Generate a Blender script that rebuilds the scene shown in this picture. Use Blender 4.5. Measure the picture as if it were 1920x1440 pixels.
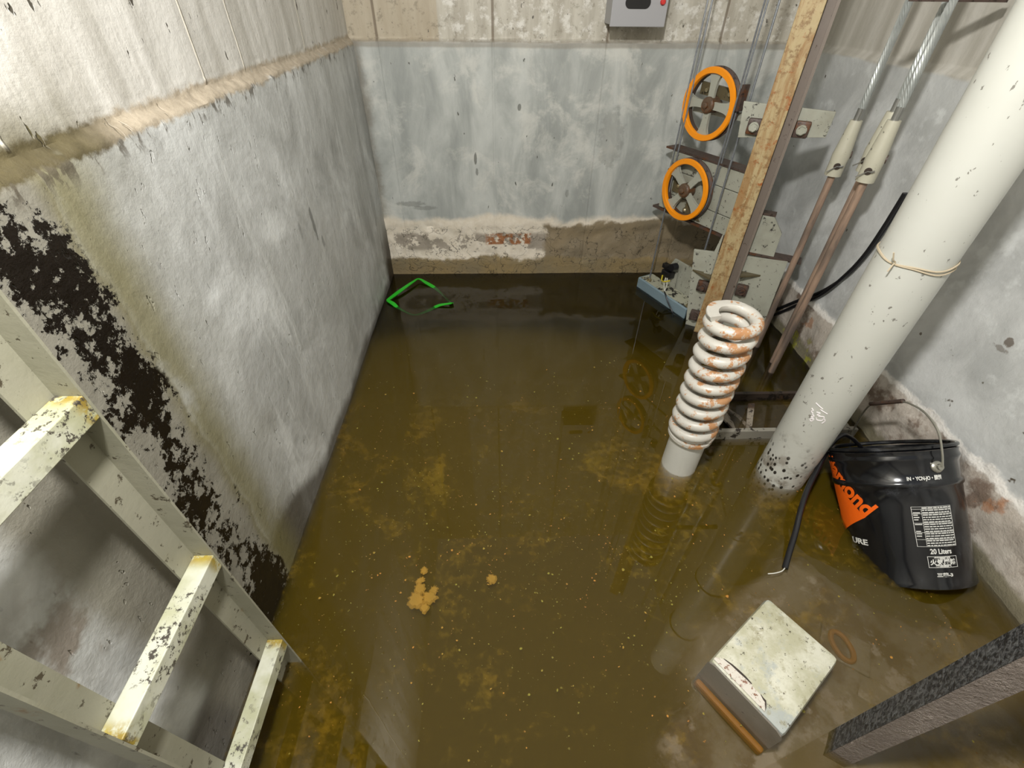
import bpy, bmesh, math, random
from mathutils import Vector, Matrix, noise as mnoise

for o in list(bpy.data.objects):
    bpy.data.objects.remove(o)
SC = bpy.context.scene
COL = SC.collection
V = Vector
rnd = random.Random(7)

# ------------------------------------------------------------------ camera
FPX = 858.01                                     # focal length in pixels of a 1920 px wide frame
VY, VZ = (926.0, -24.0), (949.0, 1710.0)         # where the pit's long edges and its plumb lines meet


def cam_matrix():
    y = V((VY[0] - 960, 720 - VY[1], -FPX)).normalized()
    z = -V((VZ[0] - 960, 720 - VZ[1], -FPX)).normalized()
    z = (z - y * y.dot(z)).normalized()
    x = y.cross(z)
    return Matrix((x, y, z)).to_4x4()


cam_data = bpy.data.cameras.new('camera')
cam = bpy.data.objects.new('camera', cam_data)
COL.objects.link(cam)
cam_data.sensor_fit = 'HORIZONTAL'
cam_data.sensor_width = 36
cam_data.lens = 36 * FPX / 1920
cam_data.clip_start = 0.01
cam.matrix_world = Matrix.Translation((0, 0, 1)) @ cam_matrix()
SC.camera = cam

# ------------------------------------------------------------------ light and exposure
SC.view_settings.view_transform = 'Standard'
SC.view_settings.look = 'None'
SC.view_settings.gamma = 1
SC.view_settings.use_curve_mapping = False
SC.view_settings.exposure = 0.0
world = bpy.data.worlds.new('shaft_air')
SC.world = world
world.use_nodes = True
world.node_tree.nodes['Background'].inputs[0].default_value = (0.93, 0.96, 1.0, 1)
world.node_tree.nodes['Background'].inputs[1].default_value = 0.45


def lamp(name, loc, power, size, color):
    ld = bpy.data.lights.new(name, 'POINT')
    ld.energy = power
    ld.shadow_soft_size = size
    ld.color = color
    o = bpy.data.objects.new(name, ld)
    o.location = loc
    COL.objects.link(o)
    return o


lamp('work_lamp', (-0.05, 0.15, 1.52), 90.0, 0.045, (1.0, 0.975, 0.94))

SC.cycles.max_bounces = 8
SC.cycles.transparent_max_bounces = 16
SC.cycles.volume_bounces = 1
SC.cycles.sample_clamp_indirect = 4
SC.cycles.adaptive_threshold = 0.025


# ------------------------------------------------------------------ material nodes
class M:
    def __init__(s, name):
        s.mat = bpy.data.materials.new(name)
        s.mat.use_nodes = True
        s.nt = s.mat.node_tree
        s.b = s.nt.nodes['Principled BSDF']
        s.out = s.nt.nodes['Material Output']
        s.tc = s.nt.nodes.new('ShaderNodeTexCoord')
        s.obj = s.tc.outputs['Object']
        s.geo = s.nt.nodes.new('ShaderNodeNewGeometry')
        s.pos = s.geo.outputs['Position']

    def link(s, a, b):
        if isinstance(a, (int, float)):
            b.default_value = (a, a, a, 1) if b.type == 'RGBA' else a
        elif isinstance(a, tuple):
            b.default_value = a if len(a) == 4 else (*a, 1)
        else:
            s.nt.links.new(a, b)

    def map(s, vec, scale=(1, 1, 1), loc=(0, 0, 0), rot=(0, 0, 0)):
        n = s.nt.nodes.new('ShaderNodeMapping')
        s.link(vec, n.inputs[0])
        n.inputs[1].default_value = loc
        n.inputs[2].default_value = rot
        n.inputs[3].default_value = scale
        return n.outputs[0]

    def noise(s, scale, detail=4, rough=.55, vec=None, dist=0, col=False):
        n = s.nt.nodes.new('ShaderNodeTexNoise')
        s.link(s.obj if vec is None else vec, n.inputs['Vector'])
        n.inputs['Scale'].default_value = scale
        n.inputs['Detail'].default_value = detail
        n.inputs['Roughness'].default_value = rough
        n.inputs['Distortion'].default_value = dist
        return n.outputs[1 if col else 0]

    def vor(s, scale, vec=None, feature='F1', rand=1):
        n = s.nt.nodes.new('ShaderNodeTexVoronoi')
        n.feature = feature
        s.link(s.obj if vec is None else vec, n.inputs['Vector'])
        n.inputs['Scale'].default_value = scale
        n.inputs['Randomness'].default_value = rand
        return n.outputs[0]

    def ramp(s, fac, stops, interp='LINEAR'):
        n = s.nt.nodes.new('ShaderNodeValToRGB')
        n.color_ramp.interpolation = interp
        el = n.color_ramp.elements
        while len(el) < len(stops):
            el.new(0.5)
        for e, (p, c) in zip(el, stops):
            e.position = p
            e.color = (c, c, c, 1) if isinstance(c, (int, float)) else (*c, 1)
        s.link(fac, n.inputs[0])
        return n.outputs[0]

    def mix(s, fac, a, b, blend='MIX'):
        n = s.nt.nodes.new('ShaderNodeMix')
        n.data_type = 'RGBA'
        n.blend_type = blend
        s.link(fac, n.inputs[0])
        s.link(a, n.inputs[6])
        s.link(b, n.inputs[7])
        return n.outputs[2]

    def math(s, op, a, b=0.0, clamp=False):
        n = s.nt.nodes.new('ShaderNodeMath')
        n.operation = op
        n.use_clamp = clamp
        s.link(a, n.inputs[0])
        s.link(b, n.inputs[1])
        return n.outputs[0]

    def sep(s, vec=None):
        n = s.nt.nodes.new('ShaderNodeSeparateXYZ')
        s.link(s.obj if vec is None else vec, n.inputs[0])
        return n.outputs

    def step(s, val, lo, hi):
        """0 below lo, 1 above hi (lo > hi turns it round)"""
        n = s.nt.nodes.new('ShaderNodeMapRange')
        n.interpolation_type = 'SMOOTHSTEP'
        if lo > hi:
            lo, hi, t0, t1 = hi, lo, 1, 0
        else:
            t0, t1 = 0, 1
        s.link(val, n.inputs[0])
        n.inputs[1].default_value, n.inputs[2].default_value = lo, hi
        n.inputs[3].default_value, n.inputs[4].default_value = t0, t1
        return n.outputs[0]

    def spot(s, u, v, u0, v0, a, b, rag=.6, sc=40):
        """ragged mark: 1 inside the ellipse (a, b) about (u0, v0)"""
        p = s.math('POWER', s.math('MULTIPLY', s.math('SUBTRACT', u, u0), 1 / a), 2.0)
        q = s.math('POWER', s.math('MULTIPLY', s.math('SUBTRACT', v, v0), 1 / b), 2.0)
        r = s.math('ADD', s.math('SQRT', s.math('ADD', p, q)), s.math('MULTIPLY', s.math('SUBTRACT', s.noise(sc, 4, .65), .5), 4 * rag))
        return s.step(r, 1.15, .7)

    def bump(s, h, strength=.3, dist=.01):
        n = s.nt.nodes.new('ShaderNodeBump')
        n.inputs['Strength'].default_value = strength
        n.inputs['Distance'].default_value = dist
        s.link(h, n.inputs['Height'])
        s.nt.links.new(n.outputs[0], s.b.inputs['Normal'])

    def set(s, base=None, rough=None, metal=None, spec=None):
        for k, v in (('Base Color', base), ('Roughness', rough), ('Metallic', metal), ('Specular IOR Level', spec)):
            if v is not None:
                s.link(v, s.b.inputs[k])
        return s.mat


def hexc(h):
    c = [int(h[i:i + 2], 16) / 255 for i in (0, 2, 4)]
    return tuple(x / 12.92 if x <= .04045 else ((x + .055) / 1.055) ** 2.4 for x in c)


def plain(name, col, rough=.5, metal=0.0, spec=None):
    m = M(name)
    return m.set(col, rough, metal, spec)


def worn_paint(name, paint, under=(.06, .05, .04), amount=.38, rust=None, rust_at=.62, scale=30, rough=.55, grime=None):
    """paint with chips of what lies under it, patches of rust and a film of grime"""
    m = M(name)
    n1 = m.noise(scale, 6, .65)
    n2 = m.noise(scale * .22, 4, .6)
    base = m.mix(m.noise(scale * .12, 3), tuple(c * .86 for c in paint), paint)
    if grime:
        base = m.mix(m.math('MULTIPLY', m.step(n2, .45, .75), .7), base, grime)
    if rust:
        rust_at -= .045
        r = m.step(m.math('ADD', m.math('MULTIPLY', n1, .45), m.math('MULTIPLY', n2, .55)), rust_at - .03, rust_at + .03)
        rc = m.mix(m.noise(scale * 3, 4), rust, tuple(c * .45 for c in rust))
        base = m.mix(r, base, rc)
    amount += .045
    chips = m.step(m.noise(scale * 2.2, 6, .72), amount, amount - .045)
    base = m.mix(chips, base, under)
    m.bump(m.math('ADD', n1, m.math('MULTIPLY', chips, -.6)), .25, .004)
    return m.set(base, rough)


XL, XR, YB, ZL = -0.478, 1.097, 1.935, 0.862


def wall_left_mat():
    m = M('left_wall_plaster')
    x, y, z = m.sep()
    big = m.noise(2.2, 5, .6)
    fine = m.noise(38, 6, .65)
    streak = m.noise(1.0, 5, .6, m.map(m.obj, (1, 10, 2.0)), dist=.5)
    low = m.mix(m.step(m.noise(5, 6, .62, dist=.8), .34, .68), hexc('a2a39f'), hexc('cccecb'))
    far = m.step(y, .95, 1.5)
    low = m.mix(m.math('MULTIPLY', m.math('MULTIPLY', m.step(streak, .42, .66), far), .8), low, hexc('8b8b86'))
    low = m.mix(m.math('MULTIPLY', m.step(m.noise(1, 5, .6, m.map(m.obj, (1, 24, 3), (0, 3, 1))), .57, .7), .6), low, hexc('cfd1cd'))
    damp = m.math('MULTIPLY', m.step(m.math('ADD', y, m.math('MULTIPLY', m.noise(5, 4), .22)), .80, .70), m.step(y, .5, .54))
    low = m.mix(m.math('MULTIPLY', damp, .85), low, hexc('7f7e74'))
    low = m.mix(m.math('MULTIPLY', m.step(m.noise(1, 3, .5, m.map(m.obj, (1, 60, 26))), .30, .25), .6), low, hexc('6a6b66'))
    low = m.mix(m.math('MULTIPLY', m.step(big, .4, .65), .6), low, hexc('b4b5b0'))
    low = m.mix(m.math('MULTIPLY', m.step(m.noise(60, 4, .7), .6, .74), .35), low, hexc('d4d6d3'))
    for u0, v0, a, b, k in ((1.19, .53, .010, .04, .7), (1.22, .47, .008, .02, .5), (1.10, .55, .008, .02, .4)):
        low = m.mix(m.math('MULTIPLY', m.spot(y, z, u0, v0, a, b, .5), k), low, hexc('5c5d59'))
    # brown damp stain low down, nearer the door
    st = m.math('MULTIPLY', m.step(m.noise(11, 5, .65), .45, .6), m.math('MULTIPLY', m.math('MULTIPLY', m.step(y, .30, .25), m.step(y, .12, .19)), m.math('MULTIPLY', m.step(z, .36, .42), m.step(z, .56, .48))))
    low = m.mix(m.math('MULTIPLY', st, .75), low, hexc('6f6253'))
    # dark damp fringe at the back corner and along the water
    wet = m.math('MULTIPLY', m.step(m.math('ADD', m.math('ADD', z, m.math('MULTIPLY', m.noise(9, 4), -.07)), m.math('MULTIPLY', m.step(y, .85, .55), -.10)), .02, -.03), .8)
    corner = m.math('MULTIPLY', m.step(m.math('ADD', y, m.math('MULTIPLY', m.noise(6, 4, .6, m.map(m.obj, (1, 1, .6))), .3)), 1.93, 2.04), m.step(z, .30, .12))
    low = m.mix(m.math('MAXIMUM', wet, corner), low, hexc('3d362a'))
    # old coat of bitumen: a plumb band, grey-green screed with black skin left on it
    wob = m.math('MULTIPLY', m.math('SUBTRACT', m.noise(14, 5, .6), .5), .05)
    yb = m.math('ADD', y, wob)
    band = m.math('MULTIPLY', m.step(yb, .523, .515), m.step(yb, .22, .27))
    low = m.mix(band, low, m.mix(m.noise(11, 4), hexc('6f6c60'), hexc('8f8c80')))
    moss = m.math('MULTIPLY', m.step(yb, .49, .53), m.step(yb, .62, .535))
    moss = m.math('MULTIPLY', moss, m.step(m.noise(6, 4, .6), .25, .45))
    low = m.mix(m.math('MULTIPLY', moss, .75), low, hexc('6d673f'))
    shape = m.math('ADD', m.math('MULTIPLY', m.noise(9, 3, .5, m.map(m.obj, (1, 1, .8))), .48), m.math('MULTIPLY', m.noise(60, 7, .74), .52))
    ctr = m.math('MULTIPLY', m.math('ABSOLUTE', m.math('SUBTRACT', y, .462)), -1.5)
    down = m.math('MULTIPLY', m.step(z, .26, .04), .045)
    tar = m.step(m.math('ADD', m.math('ADD', shape, ctr), down), .463, .480)
    tar = m.math('MULTIPLY', tar, band)
    low = m.mix(tar, low, hexc('17130f'))
    # upper pour: board-marked, warmer, with pits
    ups = m.noise(1, 5, .6, m.map(m.obj, (1, 22, 1.4)))
    up = m.mix(m.step(ups, .3, .7), hexc('aeaba2'), hexc('cfcdc6'))
    pit = m.step(m.noise(1, 3, .5, m.map(m.obj, (1, 70, 30))), .315, .28)
    up = m.mix(pit, up, hexc('4a463d'))
    um = m.math('MULTIPLY', m.step(m.math('ADD', y, m.math('MULTIPLY', m.noise(5, 4), .25)), .80, .66), m.step(m.math('ADD', z, m.math('MULTIPLY', m.noise(8, 4), .12)), 1.03, .90))
    up = m.mix(m.math('MULTIPLY', um, .85), up, hexc('5c5533'))
    wy = m.math('ADD', y, m.math('MULTIPLY', m.math('SUBTRACT', m.noise(7, 3), .5), .012))
    seam = 0.0
    for y0 in (.52, .948, 1.11, 1.497):
        seam = m.math('MAXIMUM', seam, m.step(m.math('ABSOLUTE', m.math('SUBTRACT', wy, y0)), .0035, .0012))
    seam = m.math('MULTIPLY', seam, m.step(z, ZL + .005, ZL + .015))
    up = m.mix(seam, up, hexc('d8d2c2'))
    # sandy arris where the thick plaster stops
    zz = m.math('ADD', z, m.math('MULTIPLY', m.noise(26, 5, .7), .03))
    isup = m.step(zz, ZL + .012, ZL + .02)
    arris = m.math('MULTIPLY', m.step(zz, ZL - .004, ZL + .004), m.step(zz, ZL + .032, ZL + .022))
    sand = m.mix(m.noise(70, 6, .75), hexc('6f6352'), hexc('c9bda8'))
    grime = m.step(m.math('ADD', y, m.math('MULTIPLY', m.noise(6, 4), .2)), .84, .68)
    sand = m.mix(grime, sand, m.mix(m.noise(24, 5, .7), hexc('2f2a1e'), hexc('665d40')))
    col = m.mix(isup, low, up)
    col = m.mix(m.math('MULTIPLY', arris, m.step(m.noise(20, 4), .22, .4)), col, sand)
    chip = m.math('MULTIPLY', m.math('MULTIPLY', m.step(zz, ZL - .030, ZL - .004), m.step(zz, ZL + .006, ZL - .002)), m.step(m.noise(1, 4, .65, m.map(m.obj, (1, 55, 20))), .53, .60))
    col = m.mix(m.math('MULTIPLY', chip, .8), col, hexc('4d463a'))
    h = m.math('ADD', m.math('MULTIPLY', fine, .5), m.math('MULTIPLY', streak, .6))
    h = m.math('ADD', h, m.math('ADD', m.math('MULTIPLY', tar, .25), m.math('MULTIPLY', pit, -1.2)))
    m.bump(m.math('ADD', h, m.math('MULTIPLY', seam, .7)), .55, .009)
    rough = m.mix(tar, .52, .12)
    return m.set(col, rough, spec=.4)


def wall_back_mat():
    m = M('back_wall_plaster')
    x, y, z = m.sep()
    fine = m.noise(40, 6, .65)
    streak = m.noise(1.0, 6, .62, m.map(m.obj, (8, 1, 2.6)), dist=.5)
    low = m.mix(m.step(streak, .32, .68), hexc('949894'), hexc('bcbfba'))
    low = m.mix(m.math('MULTIPLY', m.step(m.noise(7, 6, .7, dist=.4), .48, .66), .6), low, hexc('cdcdc5'))
    low = m.mix(m.step(m.noise(1, 3, .55, m.map(m.obj, (46, 1, 22))), .31, .27), low, hexc('55564f'))
    for u0, v0, a, b, k in ((-.081, .492, .006, .022, .75), (-.077, .445, .005, .016, .6), (.088, .668, .006, .010, .7), (-.36, .318, .055, .012, .4), (-.30, .300, .045, .010, .35), (.29, .36, .008, .015, .35), (.44, .56, .05, .10, .3)):  # smudges; the wide flat ones paint a diagonal grey shadow
        low = m.mix(m.math('MULTIPLY', m.spot(x, z, u0, v0, a, b, .45), k), low, hexc('55564f'))
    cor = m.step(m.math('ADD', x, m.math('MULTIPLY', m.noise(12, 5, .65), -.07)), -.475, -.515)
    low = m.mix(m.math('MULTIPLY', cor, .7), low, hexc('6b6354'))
    # the foot of the wall: lime bloom, bare brick, brown damp, dark tide line
    w1 = m.math('MULTIPLY', m.math('SUBTRACT', m.noise(5.5, 5, .6), .5), .13)
    zz = m.math('ADD', z, w1)
    bloom = m.mix(m.noise(30, 5, .7), hexc('c3b59c'), hexc('f2ecdf'))
    col = m.mix(m.step(zz, .275, .24), low, bloom)
    w2 = m.noise(13, 5, .65)
    inner = m.math('MULTIPLY', m.step(z, .10, .125), m.step(z, .20, .18))
    grey = m.math('MULTIPLY', inner, m.step(w2, .48, .53))
    col = m.mix(grey, col, hexc('a09789'))
    brick = m.math('MULTIPLY', m.math('MULTIPLY', m.step(x, -.06, -.035), m.step(x, .155, .14)), m.math('MULTIPLY', m.step(z, .135, .143), m.step(z, .193, .185)))
    bk = m.step(m.noise(34, 5, .6), .44, .54)
    col = m.mix(m.math('MULTIPLY', brick, bk), col, m.mix(m.noise(50, 4), hexc('8c5734'), hexc('a8764f')))
    right = m.step(m.math('ADD', x, m.math('MULTIPLY', m.math('SUBTRACT', m.noise(11, 4), .5), .16)), .19, .215)
    brown = m.math('MULTIPLY', right, m.step(m.math('ADD', zz, m.math('MULTIPLY', w1, .4)), .245, .225))
    col = m.mix(brown, col, m.mix(m.noise(9, 5, .6), hexc('6d675a'), hexc('9a8868')))
    tide = m.step(m.math('ADD', z, m.math('MULTIPLY', m.math('SUBTRACT', m.noise(7, 5, .6), .5), .11)), .085, .07)
    col = m.mix(tide, col, m.mix(m.noise(8, 5, .6), hexc('6b6a60'), hexc('9d834d')))
    crack = m.step(m.vor(7, m.map(m.mix(.35, m.obj, m.noise(9, 4, col=True)), (1, 0, 2.4)), 'DISTANCE_TO_EDGE'), .022, .006)
    crack = m.math('MULTIPLY', crack, m.step(z, .235, .2))
    col = m.mix(m.math('MULTIPLY', crack, .7), col, hexc('3a3228'))
    # upper pour with boards
    ups = m.noise(1, 5, .6, m.map(m.obj, (20, 1, 2)))
    up = m.mix(m.step(ups, .3, .7), hexc('a39d8f'), hexc('c3bfb2'))
    board = m.math('FRACT', m.math('MULTIPLY', m.math('ADD', x, .19 + 1.0), 2.55))
    seam = m.step(m.math('ABSOLUTE', m.math('SUBTRACT', board, .02)), .016, .005)
    up = m.mix(m.math('MULTIPLY', m.step(x, -.185, -.192), .55), up, hexc('a8987c'))
    up = m.mix(m.math('MULTIPLY', m.math('MULTIPLY', m.step(m.noise(26, 6, .72), .48, .64), m.step(x, -.195, -.18)), .8), up, hexc('d9d7cf'))
    up = m.mix(m.math('MULTIPLY', m.step(m.noise(48, 5, .7), .54, .66), .5), up, hexc('77705f'))
    up = m.mix(m.math('MULTIPLY', seam, .8), up, hexc('6c5f4e'))
    up = m.mix(m.step(m.noise(1, 3, .55, m.map(m.obj, (60, 1, 34))), .335, .29), up, hexc('58534a'))
    zl = m.math('ADD', z, m.math('MULTIPLY', m.noise(9, 4), .012))
    col = m.mix(m.step(zl, ZL, ZL + .006), col, up)
    arris = m.math('MULTIPLY', m.step(zl, ZL - .016, ZL - .008), m.step(zl, ZL + .012, ZL + .004))
    col = m.mix(m.math('MULTIPLY', arris, .6), col, hexc('8a8376'))
    h = m.math('ADD', m.math('MULTIPLY', fine, .5), m.math('MULTIPLY', streak, .5))
    h = m.math('ADD', h, m.math('MULTIPLY', m.math('MULTIPLY', m.noise(24, 6, .7), m.step(z, .26, .2)), 2.0))
    m.bump(m.math('ADD', h, m.math('MULTIPLY', seam, -.6)), .35, .008)
    return m.set(col, .55, spec=.4)


def wall_right_mat():
    m = M('right_wall_plaster')
    x, y, z = m.sep()
    fine = m.noise(36, 6, .65)
    cl = m.noise(4.5, 5, .6, dist=.5)
    low = m.mix(m.step(cl, .35, .65), hexc('b0b2b0'), hexc('d0d2d0'))
    low = m.mix(m.math('MULTIPLY', m.step(m.noise(15, 5, .6), .55, .68), .6), low, hexc('d5d8d6'))
    low = m.mix(m.step(m.noise(22, 3, .55), .30, .26), low, hexc('5a5348'))
    for u0, v0, a, b, k in ((.768, .43, .010, .010, .75), (.775, .412, .018, .006, .5), (.95, .33, .004, .004, .8)):
        low = m.mix(m.math('MULTIPLY', m.spot(y, z, u0, v0, a, b, .8), k), low, hexc('4f3d28'))
    w = m.math('MULTIPLY', m.math('SUBTRACT', m.noise(7, 5, .65), .5), .12)
    zz = m.math('ADD', z, w)
    rough = m.mix(m.noise(26, 6, .7), hexc('8d7f72'), hexc('dcd6cb'))
    rough = m.mix(m.math('MULTIPLY', m.step(m.noise(9, 5, .65), .5, .62), .8), rough, hexc('66503f'))
    rough = m.mix(m.math('MULTIPLY', m.step(m.noise(12, 4, .6), .62, .7), .6), rough, hexc('b0764a'))
    col = m.mix(m.step(zz, .20, .17), low, rough)
    tide = m.step(m.math('ADD', z, m.math('MULTIPLY', w, .6)), .05, .03)
    col = m.mix(tide, col, m.mix(m.noise(12, 4), hexc('6f6a55'), hexc('8f8873')))
    edge = m.math('MULTIPLY', m.step(zz, .166, .176), m.step(zz, .2, .185))
    col = m.mix(m.math('MULTIPLY', edge, .8), col, hexc('e6e3dc'))
    # green-yellow lime runs near the water behind the pipe
    g = m.math('MULTIPLY', m.step(m.noise(18, 4, .6), .55, .62), m.math('MULTIPLY', m.step(z, .09, .05), m.step(y, 1.05, 1.15)))
    col = m.mix(m.math('MULTIPLY', g, .8), col, hexc('a9a83a'))
    ups = m.noise(1, 5, .6, m.map(m.obj, (1, 20, 2)))
    up = m.mix(m.step(ups, .3, .7), hexc('a7a398'), hexc('c4c1b8'))
    zl = m.math('ADD', z, m.math('MULTIPLY', m.noise(9, 4), .02))
    col = m.mix(m.step(zl, ZL - .012, ZL - .002), col, up)
    h = m.math('ADD', m.math('MULTIPLY', fine, .5), m.math('MULTIPLY', m.math('MULTIPLY', m.noise(22, 7, .7), m.step(zz, .2, .17)), 2.4))
    m.bump(h, .4, .01)
    return m.set(col, .55, spec=.4)


def concrete_mat(name, a, b):
    m = M(name)
    n = m.noise(5, 6, .6)
    m.bump(m.noise(30, 6, .65), .4, .006)
    return m.set(m.mix(n, a, b), .7)


MT = {}


def build_materials():
    MT['left'] = wall_left_mat()
    MT['back'] = wall_back_mat()
    MT['right'] = wall_right_mat()
    MT['front'] = concrete_mat('front_wall_concrete', hexc('8f8d86'), hexc('b3b1aa'))
    MT['floor'] = concrete_mat('pit_floor_silt', hexc('5a4a26'), hexc('7a6a3c'))
    m = M('reflection_slab_tone')  # tones for the slab that imitates a grey reflection
    c = m.mix(m.noise(7, 6, .65), hexc('6a6450'), hexc('9a947c'))
    c = m.mix(m.math('MULTIPLY', m.step(m.noise(6, 5, .65, m.map(m.obj, (1, 1, 1), (3, 1, 0))), .50, .60), .8), c, hexc('51391c'))
    c = m.mix(m.step(m.noise(11, 5, .7, m.map(m.obj, (1, 1, 1), (7, 2, 0))), .56, .64), c, hexc('a8a28e'))
    m.bump(m.noise(26, 6, .7), .5, .01)
    MT['slab'] = m.set(c, .7)
    MT['ladder'] = worn_paint('ladder_cream_paint', hexc('969482'), hexc('4a4334'), .362, hexc('8a6a3c'), .69, 26, .5, hexc('7f7e69'))
    # rung: paler, speckled, yellow lime near its ends
    m = M('rung_cream_paint')
    sp = m.step(m.noise(90, 5, .7), .60, .66)
    spm = m.math('MULTIPLY', m.step(m.noise(110, 5, .72), .53, .60), m.step(m.noise(11, 3, .5), .40, .55))
    base = m.mix(m.step(m.noise(16, 4, .6), .35, .65), hexc('a9aa8b'), hexc('c4c5b4'))
    ends = m.step(m.math('ABSOLUTE', m.sep()[1]), .080, .098)
    base = m.mix(m.math('MULTIPLY', ends, m.step(m.noise(45, 5, .7), .42, .56)), base, m.mix(m.noise(60, 4), hexc('6e5330'), hexc('b3a23e')))
    base = m.mix(spm, base, hexc('47423a'))
    m.bump(m.noise(60, 5, .6), .2, .003)
    MT['rung'] = m.set(base, .45)
    m = M('rusted_rail_face')
    st = m.noise(1, 6, .68, m.map(m.obj, (22, 22, 4.5)), dist=1.6)
    spot = m.noise(26, 6, .7)
    x, y, z = m.sep()
    c = m.mix(m.step(st, .36, .58), hexc('94744a'), hexc('ac9a72'))
    c = m.mix(m.math('MULTIPLY', m.step(m.noise(60, 6, .75), .50, .62), .7), c, hexc('75552f'))
    c = m.mix(m.step(spot, .55, .66), c, hexc('93521f'))
    c = m.mix(m.math('MULTIPLY', m.step(z, .32, .05), m.step(m.noise(55, 4, .65), .42, .55)), c, hexc('43220f'))
    m.bump(m.math('ADD', spot, st), .35, .004)
    MT['rail'] = m.set(c, .55)
    MT['railgrey'] = worn_paint('rail_side_brown_grey', hexc('776c62'), hexc('3d2d20'), .34, hexc('6d4022'), .66, 24)
    MT['steelcream'] = worn_paint('bracket_cream_grey_paint', hexc('a5a698'), hexc('302c28'), .365, hexc('7a5b34'), .69, 30, .5, hexc('7d7b6b'))
    MT['blueplate'] = worn_paint('channel_blue_grey_paint', hexc('7e929b'), hexc('3c4144'), .31, None, .7, 20, .4)
    MT['topplate'] = worn_paint('flaking_cream_coat', hexc('b3b39e'), hexc('26231f'), .43, None, .7, 12, .5)
    MT['brownsteel'] = worn_paint('rusted_bolt_steel', hexc('4e4039'), hexc('2a1e18'), .4, hexc('6d4427'), .6, 40, .5)
    MT['darkgusset'] = worn_paint('gusset_olive_brown', hexc('5f563e'), hexc('2c261b'), .36, hexc('6e4a26'), .66, 30, .45)
    MT['orange'] = worn_paint('pulley_orange_paint', hexc('f7960f'), hexc('7a3a0c'), .27, hexc('a8550f'), .74, 34, .35)
    MT['greycast'] = worn_paint('pulley_grey_casting', hexc('a3a497'), hexc('3b3833'), .33, None, .7, 30, .5)
    MT['hub'] = worn_paint('pulley_hub_brown', hexc('5e4a38'), hexc('2c2118'), .38, hexc('6e4a2c'), .6, 60, .5)
    MT['brass'] = plain('plated_bolt', hexc('b8ad8c'), .3, .8)
    MT['black'] = plain('black_rubber', hexc('17171a'), .35)
    MT['blackplastic'] = plain('black_plastic', hexc('1a191a'), .3)
    MT['yellow'] = plain('yellow_insulation', hexc('c2b02c'), .5)
    MT['whitewire'] = plain('white_insulation', hexc('cfcfc4'), .5)
    MT['steel'] = plain('bright_steel', hexc('a8a8a4'), .3, .85)
    m = M('galvanised_rope')
    MT['rope'] = m.set(m.mix(m.noise(120, 3), hexc('5c6064'), hexc('9a9ea2')), .4, .5)
    m = M('zinc_wire_strand')
    MT['strand'] = m.set(m.mix(m.noise(40, 3), hexc('858a88'), hexc('bcc0bc')), .42, .4)
    MT['socket'] = worn_paint('socket_cream_casting', hexc('bab7a4'), hexc('3a352e'), .325, hexc('a8714a'), .73, 26, .45)
    m = M('copper_brown_rod')
    MT['rod'] = m.set(m.mix(m.step(m.noise(1, 5, .6, m.map(m.obj, (30, 30, 5))), .35, .66), hexc('655a52'), hexc('a58b77')), .45, .15)
    m = M('spring_white_paint')
    x, y, z = m.sep()
    r = m.math('ADD', m.math('MULTIPLY', m.noise(22, 6, .65), .55), m.math('MULTIPLY', m.noise(60, 5, .7), .45))
    r = m.math('ADD', r, m.math('MULTIPLY', m.step(z, .49, .2), .055))
    front = m.step(m.math('ADD', m.math('MULTIPLY', x, .35), m.math('MULTIPLY', y, -1.0)), .0, .05)
    r = m.math('ADD', r, m.math('MULTIPLY', front, .06))
    r = m.math('ADD', r, m.math('MULTIPLY', m.math('SUBTRACT', m.noise(130, 4, .7), .5), .16))
    rust = m.step(r, .545, .595)
    base = m.mix(m.noise(16, 4), hexc('aeaba1'), hexc('c6c3ba'))
    base = m.mix(rust, base, m.mix(m.noise(70, 4), hexc('94613c'), hexc('bd9468')))
    base = m.mix(m.step(m.noise(46, 5, .7), .30, .26), base, hexc('4b443c'))
    m.bump(m.math('ADD', r, m.noise(90, 4)), .25, .002)
    MT['spring'] = m.set(base, .4)
    m = M('buffer_tube_paint')
    base = m.mix(m.noise(7, 4), hexc('b4b4ab'), hexc('c9c9c2'))
    base = m.mix(m.step(m.noise(30, 5, .7), .29, .25), base, hexc('504b44'))
    MT['tube'] = m.set(base, .35)
    m = M('pipe_off_white')
    x, y, z = m.sep()
    base = m.mix(m.noise(5, 5, .6), hexc('b2b3aa'), hexc('c1c2bb'))
    holes = m.vor(78, m.map(m.obj, (1, 1, .62)))
    zw = m.sep(m.pos)[2]
    dot = m.math('MULTIPLY', m.step(holes, .36, .24), m.step(m.math('ADD', zw, m.math('MULTIPLY', m.noise(9, 3), -.12)), .10, .03))
    dot = m.math('MULTIPLY', dot, m.step(m.math('ADD', x, m.math('MULTIPLY', y, .2)), .015, -.02))
    sparse = m.step(m.noise(1, 4, .6, m.map(m.obj, (75, 75, 50))), .345, .315)
    base = m.mix(m.math('MULTIPLY', m.step(m.noise(18, 5, .65), .48, .66), m.step(zw, .26, .02)), base, hexc('8a857a'))
    base = m.mix(m.math('MULTIPLY', sparse, .8), base, hexc('5f5a52'))
    base = m.mix(dot, base, hexc('2b2722'))
    m.bump(m.noise(14, 4), .08, .004)
    MT['pipe'] = m.set(base, .38)
    MT['chalk'] = plain('white_chalk', hexc('e4dfe0'), .9)
    MT['string'] = plain('hemp_string', hexc('b3a68e'), .9)
    m = M('pail_black_lacquer')
    sm = m.step(m.noise(9, 6, .65, dist=.6), .55, .72)
    base = m.mix(m.math('MULTIPLY', sm, .35), hexc('0f1013'), hexc('4a4d52'))
    m.bump(m.noise(12, 4), .12, .004)
    MT['pail'] = m.set(base, m.mix(sm, .14, .34), spec=.6)
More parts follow.
